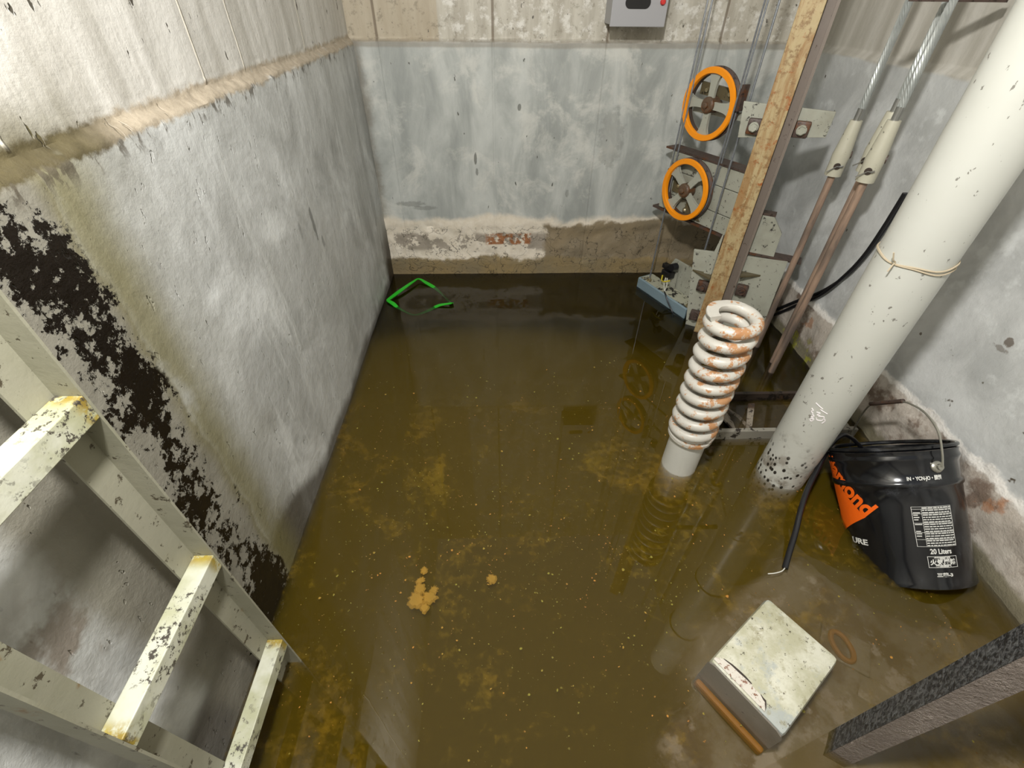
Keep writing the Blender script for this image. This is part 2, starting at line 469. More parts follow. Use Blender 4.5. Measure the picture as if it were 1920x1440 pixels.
    MT['pailorange'] = worn_paint('pail_orange_print', hexc('ee6410'), hexc('1a1210'), .29, None, .7, 40, .35)
    MT['pailwhite'] = plain('pail_white_print', hexc('d2d2cc'), .5)
    MT['ear'] = plain('zinc_ear', hexc('a9a79c'), .3, .8)
    m = M('wet_black_tarred_steel')
    gl = m.noise(150, 5, .75)
    m.bump(gl, 1.0, .03)
    MT['post_black'] = m.set(m.mix(m.step(gl, .42, .62), hexc('222426'), hexc('7e8080')), .28, .3)  # pale flecks in the base colour stand in for wet glitter
    m = M('post_pinkish_grey_steel')
    gl = m.noise(120, 5, .75)
    m.bump(gl, .9, .02)
    wet = m.step(m.noise(8, 4, .6), .5, .6)
    MT['post_grey'] = m.set(m.mix(m.noise(30, 5, .7), hexc('6c6058'), hexc('a79c92')), m.mix(wet, .45, .18), .25)
    m = M('box_weathered_white')
    x, y, z = m.sep()
    base = m.mix(m.step(m.noise(16, 5, .65), .36, .64), hexc('aba98f'), hexc('cac9b8'))
    base = m.mix(m.math('MULTIPLY', m.step(m.noise(13, 6, .7, m.map(m.obj, (1, 1, 1), (4, 2, 1))), .50, .62), .85), base, hexc('9fa5a3'))
    base = m.mix(m.math('MULTIPLY', m.step(m.noise(34, 6, .75), .53, .64), .65), base, hexc('8f8a6c'))
    base = m.mix(m.step(m.noise(85, 6, .75), .40, .35), base, hexc('4b4535'))
    m.bump(m.noise(40, 5), .2, .003)
    MT['box'] = m.set(base, .45)
    MT['boxplate'] = worn_paint('box_front_zinc', hexc('7a756b'), hexc('3f3a33'), .34, None, .7, 20, .28, hexc('4c4234'))
    MT['boxwhite'] = worn_paint('box_bare_white_lip', hexc('d2ccc0'), hexc('7a5138'), .39, hexc('8c3f2a'), .575, 60, .5)
    MT['orangefilm'] = concrete_mat('rust_slime', hexc('6d470e'), hexc('a06c1c'))
    MT['cabgrey'] = plain('control_box_grey', hexc('9a9a9c'), .4)
    MT['red'] = plain('red_button', hexc('c4302c'), .35)
    MT['green'] = plain('green_plastic', hexc('1fb41f'), .35)
    MT['beam'] = worn_paint('beam_pale_grime', hexc('8f8b7f'), hexc('2a241e'), .40, hexc('5a4632'), .62, 14, .5)
    MT['darkplate'] = worn_paint('plate_dark_grime_and_shade', hexc('3a3029'), hexc('17120f'), .42, hexc('4a3524'), .6, 12, .4)
    MT['rag'] = worn_paint('dirty_scrap', hexc('8b8273'), hexc('2c241d'), .42, hexc('54402f'), .6, 24, .8)
    m = M('rust_floc')
    base = m.mix(m.noise(30, 4), hexc('8a701a'), hexc('b08420'))
    MT['floc'] = m.set(base, .8)
    m = M('yellow_silt_specks')
    MT['speck'] = m.set(m.mix(m.step(m.noise(7, 2), .45, .6), hexc('7d7426'), hexc('a8742a')), .8)


def water_mat():
    m = M('murky_water')
    nt = m.nt
    fres = nt.nodes.new('ShaderNodeFresnel')
    fres.inputs['IOR'].default_value = 1.5
    gl = nt.nodes.new('ShaderNodeBsdfGlossy')
    gl.inputs['Roughness'].default_value = 0.012
    tr = nt.nodes.new('ShaderNodeBsdfTransparent')
    df = nt.nodes.new('ShaderNodeBsdfDiffuse')
    bump = nt.nodes.new('ShaderNodeBump')
    bump.inputs['Strength'].default_value = .012
    bump.inputs['Distance'].default_value = .01
    nt.links.new(m.noise(6, 2, .5), bump.inputs['Height'])
    for n in (fres, gl):
        nt.links.new(bump.outputs[0], n.inputs['Normal'])
    # thin floating film of rust and silt
    film = m.step(m.math('ADD', m.math('MULTIPLY', m.noise(4.0, 5, .62, dist=1.2), .55), m.math('MULTIPLY', m.noise(46, 7, .74), .45)), .50, .66)
    nt.links.new(m.mix(m.noise(3, 3), hexc('8a7a1e'), hexc('9a6f1e')), df.inputs['Color'])
    a = nt.nodes.new('ShaderNodeMixShader')
    nt.links.new(m.math('MULTIPLY', m.math('MULTIPLY', film, m.step(m.sep()[1], 1.35, .75)), .34), a.inputs[0])
    nt.links.new(tr.outputs[0], a.inputs[1])
    nt.links.new(df.outputs[0], a.inputs[2])
    b = nt.nodes.new('ShaderNodeMixShader')
    nt.links.new(fres.outputs[0], b.inputs[0])
    nt.links.new(a.outputs[0], b.inputs[1])
    nt.links.new(gl.outputs[0], b.inputs[2])
    nt.links.new(b.outputs[0], m.out.inputs['Surface'])
    vs = nt.nodes.new('ShaderNodeVolumeScatter')
    vs.inputs['Color'].default_value = (*hexc('73651b'), 1)
    vs.inputs['Density'].default_value = 38
    va = nt.nodes.new('ShaderNodeVolumeAbsorption')
    va.inputs['Color'].default_value = (*hexc('b08a3a'), 1)
    va.inputs['Density'].default_value = 17
    ad = nt.nodes.new('ShaderNodeAddShader')
    nt.links.new(vs.outputs[0], ad.inputs[0])
    nt.links.new(va.outputs[0], ad.inputs[1])
    nt.links.new(ad.outputs[0], m.out.inputs['Volume'])
    nt.nodes.remove(m.b)
    return m.mat


# ------------------------------------------------------------------ mesh helpers
def obj(name, bm, mat, root=None, smooth=False, local=False):
    me = bpy.data.meshes.new(name)
    if root is not None and not local:
        bm.transform(WM[root.name].inverted())
    bmesh.ops.recalc_face_normals(bm, faces=bm.faces)
    if smooth:
        for f in bm.faces:
            f.smooth = True
        for e in bm.edges:
            if len(e.link_faces) == 2 and e.calc_face_angle(0) > math.radians(38):
                e.smooth = False
    bm.to_mesh(me)
    bm.free()
    o = bpy.data.objects.new(name, me)
    if mat is not None:
        me.materials.append(mat)
    if root is not None:
        o.parent = root
        WM[o.name] = WM[root.name]
    else:
        WM[o.name] = Matrix()
    COL.objects.link(o)
    return o


WM = {}


def tag(o, label, cat, group=None, kind=None):
    o['label'] = label
    o['category'] = cat
    if group:
        o['group'] = group
    if kind:
        o['kind'] = kind
    return o


def thing(name, loc, label, cat, group=None, rot=None):
    o = bpy.data.objects.new(name, None)
    o.empty_display_size = .05
    mw = Matrix.Translation(loc)
    if rot is not None:
        mw = mw @ rot.to_4x4()
    o.matrix_world = mw
    COL.objects.link(o)
    WM[o.name] = mw
    return tag(o, label, cat, group)


def bm_new():
    return bmesh.new()


def hexa(bm, p, bevel=0.0):
    """eight corners: bottom ring of four then top ring of four"""
    vs = [bm.verts.new(q) for q in p]
    fs = [bm.faces.new([vs[i] for i in q]) for q in ((0, 3, 2, 1), (4, 5, 6, 7), (0, 1, 5, 4), (1, 2, 6, 5), (2, 3, 7, 6), (3, 0, 4, 7))]
    if bevel:
        es = list({e for f in fs for e in f.edges})
        bmesh.ops.bevel(bm, geom=es, offset=bevel, segments=2, affect='EDGES', profile=.5)
    return bm


def ob(bm, o, u, v, w, bevel=0.0):
    """box from a corner and three edge vectors"""
    o, u, v, w = V(o), V(u), V(v), V(w)
    return hexa(bm, [o, o + u, o + u + v, o + v, o + w, o + u + w, o + u + v + w, o + v + w], bevel)


def boxb(bm, x0, x1, y0, y1, z0, z1, bevel=0.0):
    return ob(bm, (x0, y0, z0), (x1 - x0, 0, 0), (0, y1 - y0, 0), (0, 0, z1 - z0), bevel)


def prism(bm, pts, d, bevel=0.0):
    """planar polygon pushed along d"""
    d = V(d)
    a = [bm.verts.new(V(p)) for p in pts]
    b = [bm.verts.new(V(p) + d) for p in pts]
    n = len(pts)
    fs = [bm.faces.new(a), bm.faces.new(b[::-1])]
    for i in range(n):
        fs.append(bm.faces.new((a[i], b[i], b[(i + 1) % n], a[(i + 1) % n])))
    if bevel:
        es = list({e for f in fs for e in f.edges})
        bmesh.ops.bevel(bm, geom=es, offset=bevel, segments=2, affect='EDGES', profile=.5)
    return bm


def frames(pts):
    pts = [V(p) for p in pts]
    out = []
    t0 = (pts[1] - pts[0]).normalized()
    n = t0.orthogonal().normalized()
    for i, p in enumerate(pts):
        a, b = pts[max(0, i - 1)], pts[min(len(pts) - 1, i + 1)]
        t = (b - a).normalized()
        n = (n - t * n.dot(t))
        n = n.normalized() if n.length > 1e-6 else t.orthogonal().normalized()
        out.append((p, t, n, t.cross(n)))
    return out


def tube(bm, pts, r, seg=10, caps=True, flat=1.0):
    rs = r if isinstance(r, (list, tuple)) else [r] * len(pts)
    rings = []
    for (p, t, n, b), rr in zip(frames(pts), rs):
        rings.append([bm.verts.new(p + rr * (math.cos(2 * math.pi * k / seg) * n + flat * math.sin(2 * math.pi * k / seg) * b)) for k in range(seg)])
    for a, c in zip(rings, rings[1:]):
        for k in range(seg):
            bm.faces.new((a[k], a[(k + 1) % seg], c[(k + 1) % seg], c[k]))
    if caps:
        bm.faces.new(rings[0][::-1])
        bm.faces.new(rings[-1])
    return bm


def lathe(bm, prof, o=(0, 0, 0), ax=(0, 0, 1), seg=48, closed=False):
    """profile of (radius, height) pairs turned about ax"""
    o, ax = V(o), V(ax).normalized()
    e1 = ax.orthogonal().normalized()
    if abs(ax.z) > .999:
        e1 = V((1, 0, 0))
    e2 = ax.cross(e1)
    rings = []
    for r, h in prof:
        if r < 1e-6:
            rings.append([bm.verts.new(o + ax * h)])
        else:
            rings.append([bm.verts.new(o + ax * h + r * (math.cos(2 * math.pi * k / seg) * e1 + math.sin(2 * math.pi * k / seg) * e2)) for k in range(seg)])
    pr = list(zip(rings, rings[1:]))
    if closed:
        pr.append((rings[-1], rings[0]))
    for a, b in pr:
        for k in range(seg):
            j = (k + 1) % seg
            if len(a) == 1 and len(b) == 1:
                continue
            if len(a) == 1:
                bm.faces.new((a[0], b[j], b[k]))
            elif len(b) == 1:
                bm.faces.new((a[k], a[j], b[0]))
            else:
                bm.faces.new((a[k], a[j], b[j], b[k]))
    return bm


def cyl(bm, a, b, r, seg=24, r2=None):
    a, b = V(a), V(b)
    h = (b - a).length
    r2 = r if r2 is None else r2
    return lathe(bm, [(0, 0), (r, 0), (r2, h), (0, h)], a, b - a, seg)


def smooth_path(pts, n=8):
    """Catmull-Rom through the points"""
    p = [V(q) for q in pts]
    p = [p[0] * 2 - p[1]] + p + [p[-1] * 2 - p[-2]]
    out = []
    for i in range(1, len(p) - 2):
        for k in range(n):
            t = k / n
            out.append(.5 * ((2 * p[i]) + (p[i + 1] - p[i - 1]) * t + (2 * p[i - 1] - 5 * p[i] + 4 * p[i + 1] - p[i + 2]) * t * t + (3 * p[i] - p[i - 1] - 3 * p[i + 1] + p[i + 2]) * t ** 3))
    out.append(p[-2])
    return out


def sstep(a, b, x):
    t = min(1, max(0, (x - a) / (b - a)))
    return t * t * (3 - 2 * t)


def fbm(x, y, z=0.0, s=1.0, o=4):
    return mnoise.fractal(V((x * s, y * s, z * s)), 1.0, 2.0, o)


def wall_mesh(name, us, zs, fn, back, mat):
    """a wall face given as a fine grid, closed to a solid slab behind"""
    bm = bm_new()
    g = [[bm.verts.new(fn(u, z)) for u in us] for z in zs]
    for j in range(len(zs) - 1):
        for i in range(len(us) - 1):
            bm.faces.new((g[j][i], g[j][i + 1], g[j + 1][i + 1], g[j + 1][i]))
    loop = g[0] + [r[-1] for r in g[1:]] + g[-1][-2::-1] + [r[0] for r in g[-2:0:-1]]
    bk = [bm.verts.new(v.co + V(back)) for v in loop]
    n = len(loop)
    for i in range(n):
        bm.faces.new((loop[i], bk[i], bk[(i + 1) % n], loop[(i + 1) % n]))
    bm.faces.new(bk)
    o = obj(name, bm, mat, smooth=True)
    o['kind'] = 'structure'
    return o


def lin(a, b, n):
    return [a + (b - a) * i / n for i in range(n + 1)]


Y0, ZTOP, ZF = -1.1, 2.3, -0.36


def build_shell():
    zs = lin(ZF - .05, 0, 8)[:-1] + lin(0, .82, 56)[:-1] + lin(.82, .91, 24)[:-1] + lin(.91, ZTOP, 24)

    def left(y, z):
        lump = fbm(y, z, 3, 2.2, 3) * .004 + fbm(y, z, 9, 11, 3) * .0012
        zl = ZL - .012 + fbm(y, 0, 5, 5, 3) * .005 + fbm(y, z, 8, 60, 3) * .005
        t = sstep(zl, zl + .018, z)
        crumb = fbm(y, z, 1, 90, 4) * .0025 * sstep(ZL - .035, ZL, z) * (1 - sstep(ZL + .01, ZL + .03, z))
        return V((XL + lump - .016 * t + crumb, y, z))

    def back(x, z):
        lump = fbm(x, z, 3, 2.5, 3) * .004 + fbm(x, z, 4, 12, 3) * .0012
        t = sstep(ZL - .004, ZL + .006, z + fbm(x, 0, 1, 9, 2) * .004)
        e = .225 + fbm(x, 0, 7, 4, 4) * .05
        rec = sstep(e, e - .02, z) if False else 1 - sstep(e - .02, e, z)
        rough = fbm(x, z, 2, 14, 5) * .008
        tide = 1 - sstep(.06, .09, z + fbm(x, 3, 1, 6, 3) * .03)
        return V((x, YB + lump + .014 * t + rec * (.006 + rough) * (1 - tide), z))

    def right(y, z):
        lump = fbm(y, z, 6, 2.5, 3) * .004 + fbm(y, z, 4, 12, 3) * .0015
        t = sstep(ZL - .016, ZL + .004, z + fbm(y, 0, 1, 9, 2) * .006)
        e = .19 + fbm(y, 0, 17, 4, 4) * .05
        foot = 1 - sstep(e - .025, e, z)
        rough = fbm(y, z, 12, 9, 5) * .012
        return V((XR + lump + .016 * t - foot * (.008 + rough), y, z))

    wall_mesh('wall_left', lin(Y0, YB + .08, 300), zs, left, (-.12, 0, 0), MT['left'])
    wall_mesh('wall_back', lin(XL - .02, XR + .02, 200), zs, back, (0, .12, 0), MT['back'])
    wall_mesh('wall_right', lin(Y0, YB + .08, 300), zs, right, (.12, 0, 0), MT['right'])
    bm = boxb(bm_new(), XL - .1, XR + .1, Y0 - .12, Y0 + .02, ZF - .05, ZTOP)
    obj('wall_front', bm, MT['front'])['kind'] = 'structure'
    bm = boxb(bm_new(), XL - .1, XR + .1, Y0 - .1, YB + .1, ZF - .12, ZF)
    obj('floor', bm, MT['floor'])['kind'] = 'structure'
    # the water, edge to edge
    bm = boxb(bm_new(), XL - .012, XR + .012, Y0 + .01, YB + .012, ZF - .004, 0)
    w = obj('flood_water', bm, water_mat())
    tag(w, 'murky olive brown water flooding the whole pit floor', 'water', None, 'stuff')


# ------------------------------------------------------------------ ladder
def build_ladder():
    xe, xw, yf, yn = -.394, -.4235, .335, .125
    t = thing('pit_ladder', (xw, (yf + yn) / 2, ZF), 'cream painted steel pit ladder standing in the water against the left wall', 'ladder')
    z0, z1 = ZF, 1.62
    for y, s in ((yf, -1), (yn, 1)):
        # rail: an angle, its web along the wall and its lip turned out towards the room
        bm = bm_new()
        pts = [(xw, y, z0), (xe, y, z0), (xe, y + s * .003, z0), (xw + .003, y + s * .003, z0), (xw + .003, y + s * .036, z0), (xw, y + s * .036, z0)]
        prism(bm, pts, (0, 0, z1 - z0))
        obj('side_rail', bm, MT['ladder'], t)
    for i in range(-1, 5):
        z = .115 + .295 * i
        bm = bm_new()
        boxb(bm, xw + .003, xe + .0005, yn + .003, yf - .003, z - .029, z, .0012)
        obj('rung', bm, MT['rung'], t)
    for z in (-.16, 1.25):
        for y in (yf - .018, yn + .018):
            bm = bm_new()
            boxb(bm, XL - .004, xw + .001, y - .012, y + .012, z - .012, z + .012, .001)
            obj('wall_bracket', bm, MT['ladder'], t)


# ------------------------------------------------------------------ spring buffer
def build_spring():
    cx, cy = .498, .806
    t = thing('spring_buffer', (cx, cy, ZF), 'white coil spring buffer with rust patches on a grey tube rising from the water', 'buffer')
    bm = lathe(bm_new(), [(0, ZF), (.046, ZF), (.046, .142), (.0, .142)], (cx, cy, 0), seg=48)
    obj('buffer_tube', bm, MT['tube'], t, True)
    bm = lathe(bm_new(), [(.044, .122), (.0565, .122), (.0565, .130), (.044, .130)], (cx, cy, 0), seg=48, closed=True)
    obj('spring_seat', bm, MT['spring'], t, True)
    R, r = .0466, .0132
    turns, zt = 9.7, .4915
    a0 = math.radians(192) - turns * 2 * math.pi
    N = int(turns * 48)
    seg = 16
    zb, z1 = .1440, zt - 2 * r + .001                 # axis height of the first turn; height where the last turn starts
    bm = bm_new()
    rings = []
    for i in range(N + 1):
        k = turns * i / N
        a = a0 + 2 * math.pi * k
        if k < .6:
            z = zb + .0 * k
        elif k < turns - 1:
            q = (k - .6) / (turns - 1.6)
            z = zb + (z1 - r * .2 - zb) * q
        else:
            z = z1 - r * .2 + (k - turns + 1) * r * 1.75
        out = V((math.cos(a), math.sin(a), 0))
        p = V((cx, cy, z)) + out * R
        ring = []
        for j in range(seg):
            w = 2 * math.pi * j / seg
            v = p + r * (math.cos(w) * out + math.sin(w) * UP)
            v.z = min(v.z, zt - .004)                 # ends ground flat
            ring.append(bm.verts.new(v))
        rings.append(ring)
    for a, c in zip(rings, rings[1:]):
        for j in range(seg):
            bm.faces.new((a[j], a[(j + 1) % seg], c[(j + 1) % seg], c[j]))
    bm.faces.new(rings[0][::-1])
    bm.faces.new(rings[-1])
    obj('coil_spring', bm, MT['spring'], t, True)


# ------------------------------------------------------------------ drain pipe
def build_pipe():
    cx, cy, r = .772, .771, .0605
    t = thing('drain_pipe', (cx, cy, ZF), 'thick off white vertical pipe standing in the water beside the black pail', 'pipe')
    prof = [(0, ZF), (r, ZF), (r, 1.02), (r + .006, 1.022), (r + .006, 1.12), (r, 1.125), (r, 1.44), (r * .8, 1.47), (0, 1.48)]
    obj('pipe_body', lathe(bm_new(), prof, (cx, cy, 0), seg=64), MT['pipe'], t, True)
    # string tied round it
    bm = bm_new()
    zs = .632
    for k, dz in ((0, 0), (1, .004)):
        pts = [V((cx + (r + .0016) * math.cos(a), cy + (r + .0016) * math.sin(a), zs + dz + .006 * math.sin(a + k) + .002 * math.sin(5 * a))) for a in lin(0, 2 * math.pi, 60)]
        tube(bm, pts, .0016, 6)
    a = math.radians(205)
    k0 = V((cx + (r + .002) * math.cos(a), cy + (r + .002) * math.sin(a), zs))
    tube(bm, [k0, k0 + V((-.010, -.004, .006)), k0 + V((-.016, -.003, .020))], .0014, 6)
    tube(bm, [k0, k0 + V((-.008, -.006, -.004)), k0 + V((-.012, -.008, -.014))], .0014, 6)
    s = obj('tied_string', bm, MT['string'], None, True)
    tag(s, 'thin pale string knotted round the thick white pipe', 'string')
    # chalk scribble
    bm = bm_new()
    strokes = [[(-.8, 1.2), (.2, .9)], [(0, .75), (.9, .55)], [(-.9, .45), (-.6, .3), (-.75, .1), (-.45, 0)], [(-.2, .3), (.2, .35), (0, .05), (.35, .1)], [(.2, -.05), (.75, .1), (.8, -.35), (.3, -.5), (.1, -.3)],
               [(-.5, -.1), (-.2, -.25), (-.45, -.45), (-.1, -.5)], [(-.35, -.65), (-.05, -.6), (-.15, -.9), (-.4, -.8), (-.3, -.6)], [(.9, -.1), (1.1, -.35), (.95, -.7)]]
    for st in strokes:
        pts = []
        for q in smooth_path([V((p[0], p[1], 0)) for p in st], 4):
            a = math.radians(226) + q.x * .30
            pts.append(V((cx + (r + .0004) * math.cos(a), cy + (r + .0004) * math.sin(a), 0.262 + q.y * .024)))
        tube(bm, pts, .0013, 5)
    obj('chalk_scribble', bm, MT['chalk'], t)['label'] = 'white chalk scribble'


# ------------------------------------------------------------------ guide rail, brackets, pulleys
U30 = V((math.cos(math.radians(-30)), math.sin(math.radians(-30)), 0))     # along the brackets
N30 = V((-U30.y * -1, U30.x * -1, 0))                                      # towards the camera
N30 = V((U30.y, -U30.x, 0))
U62 = V((math.cos(math.radians(-62)), math.sin(math.radians(-62)), 0))     # along the pulley plane
N62 = V((U62.y, -U62.x, 0))
UP = V((0, 0, 1))
RAIL = V((.755, 1.450, 0))


def rail_pt(u, n, z):
    return RAIL + U30 * u + N30 * n + UP * z


def build_rail():
    t = thing('guide_rail', rail_pt(.04, 0, ZF), 'rusty brown steel guide rail rising in front of the back right corner', 'rail')
    bm = bm_new()
    prism(bm, [rail_pt(0, 0, ZF), rail_pt(.058, 0, ZF), rail_pt(.058, -.034, ZF), rail_pt(0, -.034, ZF)], UP * (ZTOP - ZF - .1), .0015)
    obj('rail_head', bm, MT['rail'], t)
    bm = bm_new()
    prism(bm, [rail_pt(.0582, -.030, ZF), rail_pt(.080, -.030, ZF), rail_pt(.080, -.034, ZF), rail_pt(.0582, -.034, ZF)], UP * (ZTOP - ZF - .1))
    obj('rail_flange', bm, MT['railgrey'], t)
    bm = bm_new()
    prism(bm, [rail_pt(.0802, -.034, ZF), rail_pt(.088, -.034, ZF), rail_pt(.088, -.014, ZF), rail_pt(.0802, -.014, ZF)], UP * (ZTOP - ZF - .1))
    obj('rail_lip', bm, MT['railgrey'], t)

    # upper bracket
    b = thing('rail_bracket', rail_pt(.04, -.036, .70), 'upper cream flat bracket bolted across the rusty guide rail', 'bracket', 'brackets holding the guide rail')
    bm = bm_new()
    prism(bm, [rail_pt(-.052, -.036, .664), rail_pt(.174, -.036, .689), rail_pt(.174, -.036, .752), rail_pt(-.064, -.036, .757)], -N30 * .010, .001)
    obj('bracket_plate', bm, MT['steelcream'], b)
    bm = bm_new()
    ob(bm, rail_pt(.05, -.046, .70), U30 * .03, -N30 * .25, UP * .05)
    obj('wall_arm', bm, MT['steelcream'], b)
    bolt_clip(b, -.016, .699)
    bolt_clip(b, .108, .704)

    # lower bracket: two lapped plates down to the water
    b = thing('rail_bracket', rail_pt(.04, -.036, 0), 'lower grey steel bracket with lapped plates at the foot of the guide rail', 'bracket', 'brackets holding the guide rail')
    bm = bm_new()
    prism(bm, [rail_pt(-.030, -.036, -.06), rail_pt(.225, -.036, -.06), rail_pt(.212, -.036, .325), rail_pt(-.085, -.036, .30), rail_pt(-.075, -.036, .24)], -N30 * .010, .001)
    obj('bracket_plate', bm, MT['steelcream'], b)
    bm = bm_new()
    prism(bm, [rail_pt(.03, -.047, .29), rail_pt(.168, -.047, .30), rail_pt(.163, -.047, .405), rail_pt(.125, -.047, .452), rail_pt(.03, -.047, .452)], -N30 * .010, .001)
    obj('upper_plate', bm, MT['steelcream'], b)
    bm = bm_new()
    ob(bm, rail_pt(.03, -.047, .452), U30 * .098, -N30 * .03, UP * .008)
    obj('shelf_edge', bm, MT['brownsteel'], b)
    bm = bm_new()
    ob(bm, rail_pt(.06, -.037, .322), U30 * .19, -N30 * .05, UP * .005)
    obj('shelf_edge', bm, MT['brownsteel'], b)
    for u0, u1, z in ((-.070, -.002, .222), (.089, .150, .255)):
        bm = bm_new()
        prism(bm, [rail_pt(u0, -.0355, z), rail_pt(u1, -.0355, z), rail_pt(u1 if u0 < 0 else u0, .006, z)], UP * .006)
        obj('gusset', bm, MT['darkgusset'], b)
    bm = bm_new()
    prism(bm, [rail_pt(-.03, -.030, .228), rail_pt(-.004, -.030, .228), rail_pt(-.004, -.030, .40)], N30 * .004)
    obj('gusset', bm, MT['steelcream'], b)
    bolt_clip(b, -.020, .178, hexed=False)
    bolt_clip(b, -.014, .054, hexed=False)
    bolt_clip(b, .110, .196, hexed=False)


def bolt_clip(root, u, z, hexed=True):
    """forged clip with its bolt"""
    bm = bm_new()
    c = rail_pt(u, -.0355, z)
    ob(bm, c - U30 * .019 - UP * .021, U30 * .038, N30 * .016, UP * .042, .004)
    k = obj('rail_clip', bm, MT['brownsteel'], root, True)
    bm = bm_new()
    cyl(bm, c + N30 * .016, c + N30 * .022, .0135, 20)
    cyl(bm, c + N30 * .022, c + N30 * .032, .0105, 6)
    m = obj('clip_bolt', bm, MT['steelcream'] if hexed else MT['brownsteel'], root, False)
    m.parent = k


W1 = V((.699, 1.712, .714))
W2 = V((.684, 1.696, .449))


def build_pulley(c, label, spoke_rot, rad=.105):
    t = thing('rope_pulley', c, label, 'pulley', 'orange rimmed pulleys')
    R = Matrix((U62, N62, UP)).transposed()          # local x along the plane, y towards the viewer

    def w(x, y, n):
        return c + U62 * x + UP * y + N62 * n
    # rim: an orange face ring in front of a dark grooved rope track
    lath = lambda prof: lathe(bm_new(), prof, c, N62, 72, True)
    obj('rim', lath([(rad - .019, -.003), (rad - .019, .007), (rad - .017, .010), (rad - .002, .010), (rad, .007), (rad, .003), (rad - .006, -.003)]), MT['orange'], t, True)
    obj('rope_track', lath([(rad - .019, -.004), (rad - .019, -.020), (rad + .001, -.020), (rad + .001, -.016), (rad - .008, -.011), (rad - .006, -.0032)]), MT['brownsteel'], t, True)
    for k in range(4):
        a = spoke_rot + k * math.pi / 2
        d, s = (math.cos(a), math.sin(a)), (-math.sin(a), math.cos(a))

        def pt(rr, ww, n):
            return w(d[0] * rr + s[0] * ww, d[1] * rr + s[1] * ww, n)
        prof = [(.018, .0115), (.045, .0115), (.066, .0125), (.078, .017), (.087, .026)]
        pts = [pt(rr, ww, .002) for rr, ww in prof] + [pt(rr, -ww, .002) for rr, ww in prof[::-1]]
        bm = prism(bm_new(), pts, -N62 * .010, .0012)
        obj('spoke', bm, MT['greycast'], t)
    bm = lathe(bm_new(), [(0, -.026), (.024, -.026), (.024, .008), (.020, .013), (.010, .014), (.009, .020), (.005, .022), (0, .022)], c, N62, 32)
    obj('hub', bm, MT['hub'], t, True)
    return t


def build_pulleys():
    build_pulley(W1, 'upper orange rimmed pulley with four upright spokes hanging between the ropes', math.radians(0) + .0)
    build_pulley(W2, 'lower orange rimmed pulley with slanted spokes in front of stacked grey slabs', math.radians(-38))
    # frame behind the upper pulley
    c = W1
    t = thing('pulley_arm', c - N62 * .03, 'olive steel arm with two bright bolts behind the upper pulley', 'bracket')

    def w(x, y, n, c=c):
        return c + U62 * x + UP * y + N62 * n
    bm = prism(bm_new(), [w(-.075, .020, -.030), w(.105, .012, -.030), w(.105, .046, -.030), w(-.075, .056, -.030)], -N62 * .008)
    obj('arm_plate', bm, MT['darkgusset'], t)
    bm = prism(bm_new(), [w(-.09, -.035, -.034), w(.13, -.030, -.034), w(.13, -.008, -.034), w(-.09, -.012, -.034)], -N62 * .008)
    obj('arm_plate', bm, MT['steelcream'], t)
    for x in (-.042, .052):
        bm = cyl(bm_new(), w(x, .036, -.0298), w(x, .035, -.020), .0065, 6)
        obj('arm_bolt', bm, MT['brass'], t)
    bm = boxb(bm_new(), -.005, .005, -.012, .012, -.035, .035)
    bm.transform(Matrix.Translation(w(.112, .035, -.010)) @ Matrix((U62, N62, UP)).transposed().to_4x4())
    obj('rope_guard', bm, MT['brownsteel'], t)
    bm = cyl(bm_new(), w(.0, .0, -.027), w(.0, .0, -.05), .012, 16)
    obj('axle', bm, MT['brownsteel'], t, True)
    bm = prism(bm_new(), [w(.112, -.02, -.034), w(.19, -.02, -.034), w(.19, -.008, -.034), w(.112, -.006, -.034)], -N62 * .006)
    obj('stay_bar', bm, MT['steel'], t)

    # stack of grey slabs behind the lower pulley
    def s(x, z, n):
        return V((W2.x, W2.y, 0)) + U62 * x + UP * z + N62 * n
    zz = [.342, .403, .488, .552]
    for i in range(3):
        st = ('lowest', 'middle', 'topmost')[i]
        bm = bm_new()
        ob(bm, s(-.140 + .006 * i, zz[i] + .0012, -.034), U62 * (.375 - .010 * i), -N62 * .05, UP * (zz[i + 1] - zz[i] - .0024), .0018)
        o = obj('weight_slab', bm, MT['steelcream'], None)
        tag(o, st + ' grey steel weight slab of the stack behind the lower pulley', 'weight', 'grey weight slabs')
    t = thing('weight_cradle', s(0, .29, -.05), 'dark steel cradle strips carrying the grey weight slabs', 'cradle')
    bm = ob(bm_new(), s(-.165, .3335, -.028), U62 * .40, -N62 * .06, UP * .008)
    obj('bottom_strip', bm, MT['brownsteel'], t)
    bm = ob(bm_new(), s(-.160, .5525, -.030), U62 * .40, -N62 * .06, UP * .006)
    obj('top_strip', bm, MT['brownsteel'], t)
    for x, dz in ((-.058, -.006), (.068, -.016), (-.004, -.078)):
        bm = lathe(bm_new(), [(.011, 0), (.009, .008), (.005, .012), (0, .013)], s(x, W2.z + dz, -.034), N62, 16)
        obj('cradle_bolt', bm, MT['brass'], t, True)
    bm = prism(bm_new(), [s(-.085, W2.z + .015, -.031), s(-.03, W2.z - .03, -.031), s(-.085, W2.z - .03, -.031)], N62 * .004)
    obj('cradle_gusset', bm, MT['darkgusset'], t)
    bm = prism(bm_new(), [s(.0, W2.z - .04, -.031), s(.075, W2.z - .095, -.031), s(-.01, W2.z - .10, -.031)], N62 * .004)
    obj('cradle_gusset', bm, MT['darkgusset'], t)


